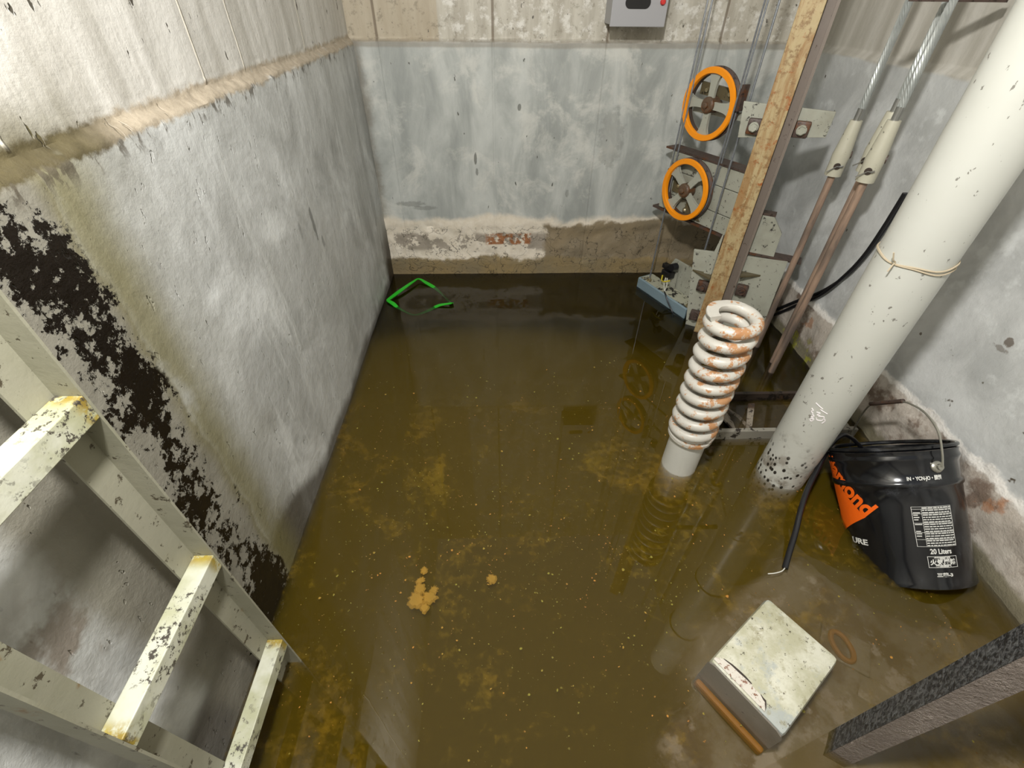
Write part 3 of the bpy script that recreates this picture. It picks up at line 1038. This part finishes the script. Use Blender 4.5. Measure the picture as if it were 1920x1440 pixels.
def build_channel():
    # blue-grey channel just above the water, along the pulley plane
    A, B = V((.618, 1.806, 0)), V((.745, 1.540, 0))
    d = (B - A)
    L = d.length
    d.normalize()
    n = V((d.y, -d.x, 0))
    def p(x, q, z):
        return A + d * x + n * q + UP * z
    t = thing('base_channel', A + d * L / 2, 'blue grey steel channel lying at the water line under the ropes', 'channel')
    bm = prism(bm_new(), [p(0, 0, -.010), p(0, 0, .040), p(0, -.004, .044), p(0, -.075, .044), p(0, -.075, .040), p(0, -.006, .038), p(0, -.006, -.010)], d * L)
    obj('channel_body', bm, MT['blueplate'], t)
    bm = ob(bm_new(), p(.006, -.006, .0442), d * (L - .012), n * -.068, UP * .0012)
    obj('flaking_top', bm, MT['topplate'], t)
    for x in (.045, L - .014):
        bm = bm_new()
        cyl(bm, p(x, -.020, .0454), p(x, -.020, .0480), .011, 16)
        cyl(bm, p(x, -.020, .0480), p(x, -.020, .0560), .0075, 6)
        obj('anchor_nut', bm, MT['brass'], t)
    bm = prism(bm_new(), [p(.07, -.076, -.05), p(L + .06, -.076, -.05), p(L + .06, -.076, .16), p(.105, -.076, .16), p(.085, -.076, .12)], n * -.008, .001)
    obj('back_plate', bm, MT['steelcream'], t)

    # ropes
    def rope(x, y, z0, z1, r, label):
        bm = tube(bm_new(), [(x, y, z0), (x, y, (z0 + z1) / 2), (x, y, z1)], r, 8)
        o = obj('steel_rope', bm, MT['rope'], None, True)
        tag(o, label, 'rope', 'thin ropes by the pulleys')
    q = p(.045, -.020, 0)
    rope(q.x, q.y, .056, 2.2, .0030, 'thin upright steel rope anchored at the far end of the blue channel')
    q = p(L - .014, -.020, 0)
    rope(q.x, q.y, .056, 2.2, .0034, 'thin upright steel rope anchored at the near end of the blue channel')
    # rope running round each pulley
    for c, lab, up in ((W1, 'steel rope passing over the right side of the upper pulley', True), (W2, 'steel rope looped under the lower pulley', False)):
        rr = .1005
        o0 = c - N62 * .012
        if up:
            pts = [o0 + U62 * rr + UP * 1.4]
            pts += [o0 + rr * (U62 * math.cos(a) + UP * math.sin(a)) for a in [math.radians(v) for v in range(30, -31, -10)]]
            pts = [o0 + U62 * (rr + .001) + UP * 1.4, o0 + U62 * (rr + .001) + UP * .2, o0 + U62 * (rr + .001), o0 + U62 * (rr + .001) - UP * .2, o0 + U62 * (rr - .004) - UP * .26]
        else:
            pts = [o0 - U62 * rr + UP * .55, o0 - U62 * rr + UP * .1]
            pts += [o0 + rr * (U62 * math.cos(a) + UP * math.sin(a)) for a in [math.radians(v) for v in range(180, 361, 12)]]
            pts += [o0 + U62 * rr + UP * .1, o0 + U62 * rr + UP * 1.6]
        bm = tube(bm_new(), pts, .0028, 8)
        tag(obj('steel_rope', bm, MT['rope'], None, True), lab, 'rope', 'thin ropes by the pulleys')

    # limit switch with roller
    sp = p(.13, -.060, 0)
    t = thing('limit_switch', sp + UP * .0455, 'black roller limit switch on a grey bracket above the blue channel', 'switch')
    bm = prism(bm_new(), [p(.085, -.070, .0456), p(.15, -.070, .0456), p(.145, -.070, .115), p(.09, -.070, .115)], n * .004)
    obj('switch_bracket', bm, MT['steelcream'], t)
    bm = bm_new()
    ob(bm, p(.088, -.064, .090), d * .050, n * .030, UP * .026, .003)
    ob(bm, p(.080, -.060, .119), d * .045, n * .022, UP * .020, .003)
    obj('switch_body', bm, MT['blackplastic'], t, True)
    bm = tube(bm_new(), [p(.10, -.040, .135), p(.128, -.032, .150), p(.150, -.032, .152)], .005, 8)
    obj('lever', bm, MT['blackplastic'], t, True)
    bm = cyl(bm_new(), p(.150, -.044, .152), p(.150, -.018, .152), .015, 24)
    obj('roller', bm, MT['black'], t, True)
    bm = tube(bm_new(), smooth_path([p(.10, -.034, .092), p(.115, -.02, .080), p(.135, -.016, .084), p(.15, -.03, .092)], 6), .003, 6)
    obj('yellow_wire', bm, MT['yellow'], t, True)
    bm = bm_new()
    tube(bm, smooth_path([p(.12, -.034, .09), p(.135, -.018, .07), p(.14, -.02, .052), p(.155, -.012, .048)], 6), .002, 6)
    tube(bm, smooth_path([p(.128, -.034, .092), p(.15, -.018, .075), p(.148, -.018, .056), p(.152, -.01, .049)], 6), .002, 6)
    obj('white_wire', bm, MT['whitewire'], t, True)
    bm = tube(bm_new(), smooth_path([p(.152, -.010, .048), p(.175, .004, .050), p(.20, .008, .03), p(.235, .010, .005), p(.25, .008, -.02)], 8), .0028, 8)
    obj('lead_cable', bm, MT['black'], t, True)


# ------------------------------------------------------------------ suspension ropes on the right
def twist_rope(bm, a, b, r, strands=8, pitch=.085):
    a, b = V(a), V(b)
    n = int((b - a).length / .008)
    for k in range(strands):
        pts = []
        for i in range(n + 1):
            p = a.lerp(b, i / n)
            q = 2 * math.pi * (k / strands + (p - a).length / pitch)
            pts.append(p + r * .62 * V((math.cos(-q), math.sin(-q), 0)))
        tube(bm, pts, r * .34, 6)
    tube(bm, [a, b], r * .5, 6)


def build_hitch(x, y, zb, z_sock, label_id, rot):
    """rope end socket on a brown rod"""
    rope_lab, sock_lab = label_id
    t = thing('rope_socket', (x, y, zb), sock_lab, 'rope socket', 'rope sockets on brown rods')
    bm = tube(bm_new(), [(x, y, zb), (x, y, z_sock + .012)], .0098, 16)
    obj('tie_rod', bm, MT['rod'], t, True)
    # cast basket: forked foot, tapering up to the rope
    bm = lathe(bm_new(), [(.010, 0), (.0215, 0), (.0215, .036), (.0225, .052), (.0205, .070), (.0150, .135), (.0145, .138), (.0, .138)], (x, y, z_sock), seg=28)
    obj('socket_body', bm, MT['socket'], t, True)
    for a, z, rr in ((rot, .028, .0085), (rot + 1.75, .055, .0100)):
        d = V((math.cos(a), math.sin(a), 0))
        c = V((x, y, z_sock + z))
        bm = cyl(bm_new(), c + d * .014, c + d * .0232, rr, 18)
        obj('pin_hole' if z > .04 else 'cross_pin', bm, MT['brownsteel'] if z > .04 else MT['darkplate'], t, True)
    d = V((math.cos(rot), math.sin(rot), 0))
    s = V((-d.y, d.x, 0))
    c = V((x, y, z_sock + .028)) + d * .025
    bm = bm_new()
    tube(bm, [c + s * .012, c, c - s * .010 - UP * .008, c - s * .020 + d * .004 - UP * .016], .0016, 6)
    tube(bm, [c + s * .014 + UP * .004, c + s * .006], .0018, 6)
    obj('cotter_pin', bm, MT['steel'], t, True)
    bm = cyl(bm_new(), (x, y, z_sock + .138), (x, y, z_sock + .165), .0085, 14)
    obj('lead_collar', bm, MT['steel'], t, True)
    bm = bm_new()
    twist_rope(bm, (x, y, z_sock + .165), (x, y, 2.2), .0095)
    o = obj('wire_rope', bm, MT['strand'], None, True)
    tag(o, rope_lab, 'rope', 'twisted wire ropes')


def build_hitches():
    build_hitch(.959, 1.35, -.12, .603, ('twisted wire rope entering the left hand rope socket', 'cream cast rope socket nearest the guide rail on a brown rod'), math.radians(240))
    build_hitch(.944, 1.20, -.12, .632, ('twisted wire rope entering the front rope socket beside the pipe', 'cream cast rope socket in front beside the thick pipe, on a brown rod'), math.radians(225))
    build_hitch(.974, 1.254, -.12, .640, ('twisted wire rope half hidden behind the front rope', 'cream cast rope socket half hidden behind the front one'), math.radians(200))
    bm = bm_new()
    boxb(bm, .86, 1.06, 1.20, 1.215, .985, 1.0)
    tag(obj('spreader_bar', bm, MT['brownsteel']), 'dark steel bar crossing the twisted wire ropes near the ledge', 'bar')


# ------------------------------------------------------------------ footing frame between spring and pipe
def build_frame():
    t = thing('steel_footing', (.80, 1.05, ZF), 'grimy low steel frame between spring and pipe, its shaded gap filled with a dark sheet', 'frame')
    bm = ob(bm_new(), (.60, 0.893, -.030), (.45, 0, 0), (0, .014, 0), (0, 0, .062), .002)
    obj('front_beam', bm, MT['beam'], t)
    bm = ob(bm_new(), (.64, 1.060, -.030), (.40, 0, 0), (0, .012, 0), (0, 0, .055), .001)
    obj('rear_beam', bm, MT['darkplate'], t)
    for x in (.62, 1.02):
        bm = ob(bm_new(), (x, .909, -.03), (.025, 0, 0), (0, .15, 0), (0, 0, .05), .002)
        obj('side_beam', bm, MT['beam'], t)
    bm = ob(bm_new(), (.646, .908, -.02), (.372, 0, 0), (0, .151, 0), (0, 0, .010))  # dark sheet stands in for the shadow in the deep gap
    obj('gap_shade_sheet', bm, MT['darkplate'], t)
    # dirty scraps caught in it
    scr = [('crumpled dirty scrap lying in the frame next to the spring', [(.672, .965), (.690, .925), (.706, .922), (.718, .972), (.700, 1.02)], .006),
           ('bent grimy lath lying in the frame next to the pipe', [(.742, .930), (.756, .922), (.800, 1.020), (.786, 1.03)], .014),
           ('short grimy lath crossing the frame in the middle', [(.712, 1.030), (.720, 1.018), (.742, .990), (.756, .932), (.766, .936), (.752, 1.00)], .010)]
    for lab, pts, z in scr:
        bm = prism(bm_new(), [V((x, y, -.008 + z + .018 * math.sin(40 * x))) for x, y in pts], (0, 0, .007), .001)
        tag(obj('scrap', bm, MT['rag']), lab, 'scrap', 'scraps in the steel frame')


# ------------------------------------------------------------------ cables
def build_cables():
    for lab, off in (('black cable curving behind the brown rods to the wall, upper of the two', 0), ('black cable curving behind the brown rods to the wall, lower of the two', 1)):
        d = .016 * off
        pts = [(1.060 - .004 * off, 1.56 - d, .0 - .01 * off), (1.078, 1.494 - d * .6, .070 - d), (1.083, 1.41, .158 - d * 1.3), (1.084, 1.323, .246 - d * .9), (1.084 - d * .3, 1.262, .336), (1.082 - d * .3, 1.232, .414), (1.080 - d * .4, 1.215, .50), (1.078 - d * .4, 1.205, .60)]
        bm = tube(bm_new(), smooth_path(pts, 8), .0056, 10)
        tag(obj('power_cable', bm, MT['black'], None, True), lab, 'cable', 'black cables on the right wall')
    pts = [(.985, .80, .060), (.962, .80, .080), (.937, .80, .100), (.896, .79, .124), (.862, .772, .110), (.834, .745, .096), (.805, .712, .079), (.767, .67, .063), (.73, .62, .046), (.703, .575, .026), (.675, .535, .012), (.648, .496, .001)]
    bm = tube(bm_new(), smooth_path(pts, 8), [.0052 + .0012 * sstep(10, 60, i) for i in range(8 * (len(pts) - 1) + 1)], 12)
    h = tag(obj('hose', bm, MT['black'], None, True), 'thin black hose bending down past the pail into the water', 'hose')
    bm = tube(bm_new(), smooth_path([(.649, .497, .001), (.637, .489, .002), (.621, .485, .0016), (.603, .484, .001)], 6), .0012, 6)
    k = obj('bare_core', bm, MT['whitewire'], None, True)
    k.parent = h


# ------------------------------------------------------------------ pail
def build_pail():
    B = V((.976, .501, -.049))
    tilt, az, Rt, H = .83, 1.667, .124, .305
    a = V((math.sin(tilt) * math.cos(az), math.sin(tilt) * math.sin(az), math.cos(tilt)))
    e1 = a.cross(UP).normalized()
    e2 = a.cross(e1)
    rot = Matrix((e1, e2, a)).transposed()
    t = thing('paint_pail', B, 'black steel pail with orange lettering leaning half sunk against the right wall', 'pail', rot=rot)
    Rb = Rt * .918

    def rad(h):
        return Rb + (Rt - Rb) * h / H
    prof = [(0, .006), (Rb - .006, .006), (Rb - .002, -.002), (Rb + .002, .0), (Rb + .002, .008), (rad(.02), .012)]
    prof += [(rad(h), h) for h in (.06, .12, .18, .214)]
    prof += [(rad(.218) + .003, .218), (rad(.223) + .004, .223), (rad(.228) + .003, .228), (rad(.232), .232), (rad(.268), .268)]
    prof += [(rad(.276) + .003, .276), (rad(.280) + .0035, .280), (rad(.286) + .001, .286), (rad(.292) + .001, .290), (Rt + .002, .296)]
    prof += [(Rt - .004, .296), (Rt - .005, .28), (rad(.1) - .004, .1), (Rb - .006, .014), (0, .012)]
    obj('pail_body', lathe(bm_new(), prof, (0, 0, 0), (0, 0, 1), 72), MT['pail'], t, True, True)
    bm = lathe(bm_new(), [(Rt + .0035, H - .0042), (Rt + .0035, H), (Rt + .0005, H + .0028), (Rt - .0035, H + .001), (Rt - .005, H - .004), (Rt, H - .0070)], (0, 0, 0), (0, 0, 1), 72, True)
    obj('rolled_rim', bm, MT['pail'], t, True, True)

    def surf(ang, h, off=.0009):
        q = math.radians(ang)
        return V((math.cos(q), math.sin(q), 0)) * (rad(h) + off) + V((0, 0, h))
    # ears and bail
    for ang in (-95.8, 84.2):
        q = math.radians(ang)
        d = V((math.cos(q), math.sin(q), 0))
        c = d * rad(.26) + V((0, 0, .26))
        bm = lathe(bm_new(), [(0, -.002), (.013, -.002), (.013, .002), (.0105, .005), (.007, .006), (.0065, .011), (0, .012)], c, d, 24)
        obj('bail_ear', bm, MT['ear'], t, True, True)
    dE = V((math.cos(math.radians(-95.8)), math.sin(math.radians(-95.8)), 0))
    up = (rot.transposed() @ V((-.02, .10, 1))).normalized()
    up = (up - dE * dE.dot(up)).normalized()
    # bail stands up over the mouth
    ce = V((0, 0, .26))
    ro = rad(.26) + .014
    shape = [(1.0, 0), (1.02, .035), (.99, .085), (.80, .128), (.55, .152), (.36, .160), (-.10, .162), (-.36, .158), (-.62, .128), (-.86, .085), (-1.0, .03), (-1.0, 0)]
    pts = [ce + dE * (s * ro) + up * (h * .92) for s, h in shape]
    obj('bail_wire', tube(bm_new(), smooth_path(pts, 5), .0022, 8), MT['ear'], t, True, True)
    g = [ce + dE * (s * ro) + up * (.162 * .92) for s in (.40, .15, -.15, -.34)]
    obj('bail_grip', tube(bm_new(), g, .0052, 10), MT['brownsteel'], t, True, True)

    # printing that follows the side of the pail
    def wrap(bm, place, maxlen=.006):
        bmesh.ops.triangulate(bm, faces=bm.faces)
        for _ in range(7):
            es = [e for e in bm.edges if (e.verts[0].co - e.verts[1].co).length > maxlen]
            if not es:
                break
            bmesh.ops.subdivide_edges(bm, edges=es, cuts=1)
            bmesh.ops.triangulate(bm, faces=bm.faces)
        for v in bm.verts:
            v.co = place(v.co.x, v.co.y, v.co.z)
        return bm

    def text_bm(s, size, bold=0.0, extrude=.0003, align='LEFT'):
        cu = bpy.data.curves.new('print', 'FONT')
        cu.body = s
        cu.size = size
        cu.offset = bold
        cu.extrude = extrude
        cu.align_x = align
        cu.resolution_u = 4
        o = bpy.data.objects.new('print', cu)
        COL.objects.link(o)
        dg = bpy.context.evaluated_depsgraph_get()
        me = bpy.data.meshes.new_from_object(o.evaluated_get(dg))
        bm = bm_new()
        bm.from_mesh(me)
        bpy.data.objects.remove(o)
        bpy.data.meshes.remove(me)
        bpy.data.curves.remove(cu)
        return bm

    def placer(ang0, h0, dirdeg=0.0, off=.0011):
        cd, sd = math.cos(math.radians(dirdeg)), math.sin(math.radians(dirdeg))

        def f(x, y, z):
            s, h = x * cd - y * sd, h0 + x * sd + y * cd
            return surf(ang0 + math.degrees(s / .119), h, off + z)
        return f

    # orange wedge under the diagonal word
    def flat(poly, th=.0003):
        return prism(bm_new(), [V((math.radians(q) * .119, h, 0)) for q, h in poly], (0, 0, th))
    ident = lambda off: (lambda x, y, z: surf(math.degrees(x / .119), y, off + z))
    obj('orange_wedge', wrap(flat([(-219, .272), (-166.5, .1465), (-201, .107), (-215, .124), (-209, .150), (-217, .205), (-228, .262)]), ident(.0008)), MT['pailorange'], t, False, True)
    dang = -49.5
    bm = text_bm('diamond', .056, .0019)
    xs = [v.co.x for v in bm.verts]
    k = .166 / (max(xs) - min(xs))
    for v in bm.verts:
        v.co.x = (v.co.x - min(xs)) * k
    obj('brand_lettering', wrap(bm, placer(-218, .274, dang, .0014)), MT['pailorange'], t, False, True)
    for s, size, ang, h, wdt in (('IN\u30fbYCN-JO\u30fb\u9593\u7d44', .011, -123.9, .2335, .064), ('20 Liters', .015, -114.7, .0755, .041), ('\u706b\u6c17\u53b3\u7981', .0130, -116.3, .0530, .050), ('\u7b2c\u56db\u985e', .0055, -112.5, .0640, .032), ('\u7b2c\u4e09\u77f3\u6cb9', .0045, -112, .0480, .030), ('\u4e09\u83f1-3', .009, -112, .0275, .031), ('URE', .018, -190, .0815, .043)):
        bm = text_bm(s, size, .0004)
        if not bm.verts:
            continue
        xs = [v.co.x for v in bm.verts]
        k = wdt / (max(xs) - min(xs))
        for v in bm.verts:
            v.co.x = (v.co.x - min(xs)) * k
        obj('small_print', wrap(bm, placer(ang, h)), MT['pailwhite'], t, False, True)
    # data panel
    bm = bm_new()
    x0, x1, h0, h1 = math.radians(-124.6) * .119, math.radians(-88.8) * .119, .0910, .1762
    def bar(xa, xb, ha, hb):
        prism(bm, [(xa, ha, 0), (xb, ha, 0), (xb, hb, 0), (xa, hb, 0)], (0, 0, .0003))
    for xa in (x0, x1):
        bar(xa - .0004, xa + .0004, h0, h1)
    bar(x0 + .0165, x0 + .0171, h0, h1 - .006)
    r2 = random.Random(4)
    n = 17
    for i in range(n + 1):
        h = h0 + (h1 - h0) * i / n
        if i in (0, 3, 6, 10, 14, 16, n):
            bar(x0, x1, h - .0003, h + .0003)
        if i < n:
            x = x0 + .018
            while x < x1 - .004:
                w = r2.uniform(.003, .011)
                bar(x, min(x + w, x1 - .001), h + .0013, h + .0034)
                x += w + .0013
            if r2.random() < .6:
                bar(x0 + .002, x0 + r2.uniform(.008, .015), h + .0014, h + .0033)
    obj('data_panel', wrap(bm, ident(.0011), .01), MT['pailwhite'], t, False, True)
    bm = bm_new()
    x0, x1, h0, h1 = math.radians(-118) * .119, math.radians(-90.6) * .119, .0462, .0702
    bar(x0, x1, h0, h0 + .0009); bar(x0, x1, h1 - .0009, h1); bar(x0, x0 + .0009, h0, h1); bar(x1 - .0009, x1, h0, h1)
    obj('warning_border', wrap(bm, ident(.0011), .01), MT['pailwhite'], t, False, True)


# ------------------------------------------------------------------ post, metal box and the slab imitating a reflection
def build_front_things():
    # angle post near the camera, one edge towards it
    R0, F, Nn = V((.571, .167, ZF)), V((.600, .200, ZF)), V((.598, .149, ZF))
    t = thing('angle_post', R0, 'tarred steel angle post rising out of the water beside the white metal box', 'post')
    h = UP * (1.9 - ZF)
    bm = prism(bm_new(), [R0, F, F + V((.003, -.0025, 0)), R0 + V((.0042, .0004, 0))], h)
    obj('black_leg', bm, MT['post_black'], t)['label'] = 'black wet leg of the angle'
    bm = prism(bm_new(), [R0 + V((.0003, -.0003, 0)), Nn, Nn + V((.0025, .003, 0)), R0 + V((.0044, .0002, 0))], h)
    obj('grey_leg', bm, MT['post_grey'], t)['label'] = 'pinkish grey leg of the angle'

    # metal box, rounded edges, torn front skin
    O = V((.3815, .2925, -.050))
    C1 = V((.4635, .1755, -.050))
    u = (C1 - O)
    Lu = u.length
    u.normalize()
    w = V((-u.y, u.x, 0))
    Lw, Hh = .195, .118
    t = thing('metal_box', O, 'battered cream white metal box half sunk in the water by the angle post', 'box')
    bm = bm_new()
    ob(bm, O, u * Lu, w * Lw, UP * Hh, .009)
    obj('box_shell', bm, MT['box'], t, True)

    def bx(a, b, h):
        return O + u * (a * Lu) + w * b + UP * (Hh + h)
    # where the skin is torn a bare white strip shows, its ragged rear edge curling up dark
    rear = [(q, h * 1.08) for q, h in [(.02, .011), (.06, .015), (.095, .019), (.2, .021), (.3, .0215), (.38, .0225), (.47, .0230), (.53, .0215), (.60, .0215), (.645, .0185), (.675, .0175), (.70, .0125), (.715, .0095), (.722, .0070)]]
    bm = prism(bm_new(), [bx(a, b, .0002) for a, b in [(.02, .006)] + [(.722, .006)] + rear[::-1]], UP * .0008)
    obj('torn_strip', bm, MT['boxwhite'], t)['label'] = 'bare white strip with brown scabs'
    bm = bm_new()
    for seg_ in (rear[2:7], rear[8:14]):
        n_ = len(seg_) - 1
        for i in range(n_):
            k0, k1 = .0035 * math.sin(math.pi * (i + .15) / (n_ + .6)) + .0006, .0035 * math.sin(math.pi * (i + 1.15) / (n_ + .6)) + .0006
            (a0, b0), (a1, b1) = seg_[i], seg_[i + 1]
            prism(bm, [bx(a0, b0, .0003), bx(a1, b1, .0003), bx(a1, b1 + k1, .0003), bx(a0, b0 + k0, .0003)], UP * .0014)
    obj('tear_edge', bm, MT['darkplate'], t)
    bm = bm_new()
    f0 = O - w * .0035 - u * .001
    e = .012
    prism(bm, [f0, f0 + u * (Lu + .002), f0 + u * (Lu + .002) + UP * (Hh - e), f0 + u * (Lu - .002) + UP * (Hh - .004), f0 + u * (Lu - e) + UP * (Hh + .001), f0 + u * e + UP * (Hh + .001), f0 + u * .003 + UP * (Hh - .004), f0 + UP * (Hh - e)], w * .003)
    obj('front_plate', bm, MT['boxplate'], t)['label'] = 'dull zinc front plate'
    bm = bm_new()
    ob(bm, f0 - w * .013 + UP * .020 + u * .004, u * (Lu - .004), w * .0125, UP * .022, .005)
    obj('slime_strip', bm, MT['orangefilm'], t)['label'] = 'orange rust slime along the sunken foot'

    # sunken slab added in place of a grey reflection on the water
    outline = [(.30, .06), (.52, .02), (.95, .05), (1.08, .20), (1.08, .37), (.93, .38), (.83, .43), (.76, .53), (.66, .54), (.55, .50), (.46, .43), (.36, .33), (.29, .20)]
    bm = bm_new()
    n = 90
    us, vs = lin(.18, 1.09, n), lin(-.06, .68, n)

    def inside(x, y):
        c = False
        for i in range(len(outline)):
            (xa, ya), (xb, yb) = outline[i], outline[i - 1]
            if (ya > y) != (yb > y) and x < (xb - xa) * (y - ya) / (yb - ya) + xa:
                c = not c
        return c
    def edge_dist(x, y):
        d = 9
        for i in range(len(outline)):
            p, q = V((*outline[i - 1], 0)), V((*outline[i], 0))
            r = q - p
            f = min(1, max(0, (V((x, y, 0)) - p).dot(r) / r.length_squared))
            d = min(d, (p + r * f - V((x, y, 0))).length)
        return d if inside(x, y) else -d
    grid = {}
    for i, x in enumerate(us):
        for j, y in enumerate(vs):
            e = edge_dist(x, y) + fbm(x, y, 5, 9, 4) * .035
            z = -.036 + fbm(x, y, 2, 7, 4) * .016 - .20 * (1 - sstep(-.10, .03, e))
            grid[i, j] = bm.verts.new((x, y, z))
    for i in range(n):
        for j in range(n):
            bm.faces.new((grid[i, j], grid[i + 1, j], grid[i + 1, j + 1], grid[i, j + 1]))
    bmesh.ops.delete(bm, geom=[v for v in bm.verts if not v.link_faces], context='VERTS')
    ext = bmesh.ops.extrude_face_region(bm, geom=list(bm.faces), use_keep_orig=True)
    for v in ext['geom']:
        if isinstance(v, bmesh.types.BMVert):
            v.co.z = ZF
    tag(obj('reflection_slab', bm, MT['slab'], None, True), 'added slab just under the water imitating a grey reflection around the white metal box', 'reflection stand-in')
    t = thing('reflection_block', (.72, .30, -.06), 'added sunken block and ring imitating a reflection beside the white metal box', 'block')  # block and ring modelled in place of a reflection in the water
    bm = ob(bm_new(), (.655, .335, -.066), (.075, -.052, 0), (.040, .060, 0), (0, 0, .036), .003)
    obj('block_body', bm, MT['slab'], t)
    bm = ob(bm_new(), (.690, .255, -.066), (.060, -.042, 0), (.030, .042, 0), (0, 0, .030), .003)
    obj('block_step', bm, MT['slab'], t)
    bm = bm_new()
    pts = [V((.703 + .015 * math.cos(q) - .008 * math.sin(q), .340 + .012 * math.cos(q) + .026 * math.sin(q), -.026)) for q in lin(0, 2 * math.pi, 40)]
    tube(bm, pts, .0055, 8)
    obj('reflection_ring', bm, MT['orangefilm'], t, True)


# ------------------------------------------------------------------ box on the back wall, green strap
def build_small():
    x0, x1, y0, z0, z1 = .366, .541, 1.832, .908, 1.06
    t = thing('control_box', ((x0 + x1) / 2, YB + .014, z0), 'grey control box with a black window and red button on the back wall', 'control box')
    bm = boxb(bm_new(), x0, x1, y0, y0 + .012, z0, z1, .002)
    obj('cover', bm, MT['cabgrey'], t)
    bm = boxb(bm_new(), x0 + .004, x1 - .004, y0 + .012, YB + .02, z0 + .004, z1 - .004, .002)
    obj('housing', bm, MT['cabgrey'], t)
    bm = bm_new()
    cx, cz, hw, r = .446, .968, .024, .0155
    pts = [V((cx + hw + r * math.cos(q), y0 - .0012, cz + r * math.sin(q))) for q in lin(-math.pi / 2, math.pi / 2, 12)]
    pts += [V((cx - hw + r * math.cos(q), y0 - .0012, cz + r * math.sin(q))) for q in lin(math.pi / 2, 3 * math.pi / 2, 12)]
    prism(bm, pts, (0, .004, 0))
    obj('window', bm, MT['blackplastic'], t)
    bm = lathe(bm_new(), [(.0085, 0), (.0085, .004), (.006, .008), (0, .009)], (.523, y0, .970), (0, -1, 0), 20)
    obj('button', bm, MT['red'], t, True)
    # green strap bent to a frame, half sunk in the far left corner
    path = [(-.462, 1.690, .006), (-.42, 1.755, .012), (-.372, 1.835, .014), (-.352, 1.862, .012), (-.318, 1.838, .006), (-.275, 1.805, -.004), (-.235, 1.77, -.025), (-.205, 1.70, -.012), (-.192, 1.655, .010)]
    path2 = [(-.462, 1.690, .006), (-.435, 1.665, .004), (-.405, 1.640, -.006), (-.345, 1.615, -.02), (-.29, 1.632, -.012), (-.245, 1.650, .003), (-.192, 1.655, .010)]
    bm = bm_new()
    for pp in (path, path2):
        pts = smooth_path(pp, 5)
        n = len(pts)
        rings = []
        for i, p in enumerate(pts):
            tdir = (pts[min(n - 1, i + 1)] - pts[max(0, i - 1)]).normalized()
            s = tdir.cross(UP).normalized()
            wd = .004 + .005 * (.5 + .5 * math.sin(i * .35))
            rings.append([bm.verts.new(q) for q in (p - s * wd, p + s * wd, p + s * wd + UP * .0025, p - s * wd + UP * .0025)])
        for a, c in zip(rings, rings[1:]):
            for k in range(4):
                bm.faces.new((a[k], a[(k + 1) % 4], c[(k + 1) % 4], c[k]))
        bm.faces.new(rings[0][::-1])
        bm.faces.new(rings[-1])
    tag(obj('plastic_strap', bm, MT['green']), 'bright green plastic strap floating bent in the far left corner', 'strap')


def build_specks():
    def blob(bm, x, y, z, r, squash=1.0, ang=0.0, n=9):
        vs, ws = [], []
        c, s = math.cos(ang), math.sin(ang)
        for k in range(n):
            q = 2 * math.pi * k / n
            rr = r * rnd.uniform(.7, 1.15)
            a, b = rr * math.cos(q), rr * squash * math.sin(q)
            vs.append(bm.verts.new((x + a * c - b * s, y + a * s + b * c, z)))
            ws.append(bm.verts.new((x + .7 * (a * c - b * s), y + .7 * (a * s + b * c), z + r * .25)))
        bm.faces.new(ws)
        bm.faces.new(vs[::-1])
        for k in range(n):
            bm.faces.new((vs[k], vs[(k + 1) % n], ws[(k + 1) % n], ws[k]))
    bm = bm_new()
    for i in range(5200):
        x = rnd.uniform(XL + .02, XR - .03)
        y = rnd.triangular(.0, 1.5, .55)
        if x > .95 and y < .65:
            continue
        d = fbm(x, y, 0, 2.5, 3)
        if d < rnd.uniform(-.6, .3):
            continue
        r = .0007 + .0016 * rnd.random() ** 3
        blob(bm, x, y, rnd.choice((-.0002, -.003, -.008, -.015)), r * rnd.uniform(.8, 1.3), rnd.uniform(.4, 1), rnd.uniform(0, 3), 6)
    for i in range(170):
        x, y = rnd.uniform(XL + .05, .6), rnd.uniform(.1, 1.3)
        blob(bm, x, y, -.0004, rnd.uniform(.0018, .0038), rnd.uniform(.5, 1), rnd.uniform(0, 3), 8)
    tag(obj('silt_specks', bm, MT['speck']), 'tiny yellow rust specks drifting all over the murky water', 'silt', None, 'stuff')
    for lab, spots in (('round orange rust floc floating alone in mid water', [(-.023, .492, .0125, 1)]),
                       ('large ragged orange rust floc below a smaller one', [(-.187, .450, .022, .9), (-.181, .474, .012, 1.3), (-.183, .492, .008, 1.5), (-.158, .455, .016, 1.2), (-.150, .470, .010, 1.2), (-.166, .432, .013, .8)]),
                       ('small orange rust floc just above the large ragged one', [(-.177, .517, .010, 1)])):
        bm = bm_new()
        for x, y, r, q in spots:
            blob(bm, x, y, -.0052 - r * .25 + rnd.random() * .0006, r, q, rnd.uniform(0, 3), 26)
        tag(obj('rust_floc', bm, MT['floc']), lab, 'rust floc', 'rust flocs on the water')


build_materials()
build_shell()
build_ladder()
build_spring()
build_pipe()
build_rail()
build_pulleys()
build_channel()
build_hitches()
build_frame()
build_cables()
build_pail()
build_front_things()
build_small()
build_specks()
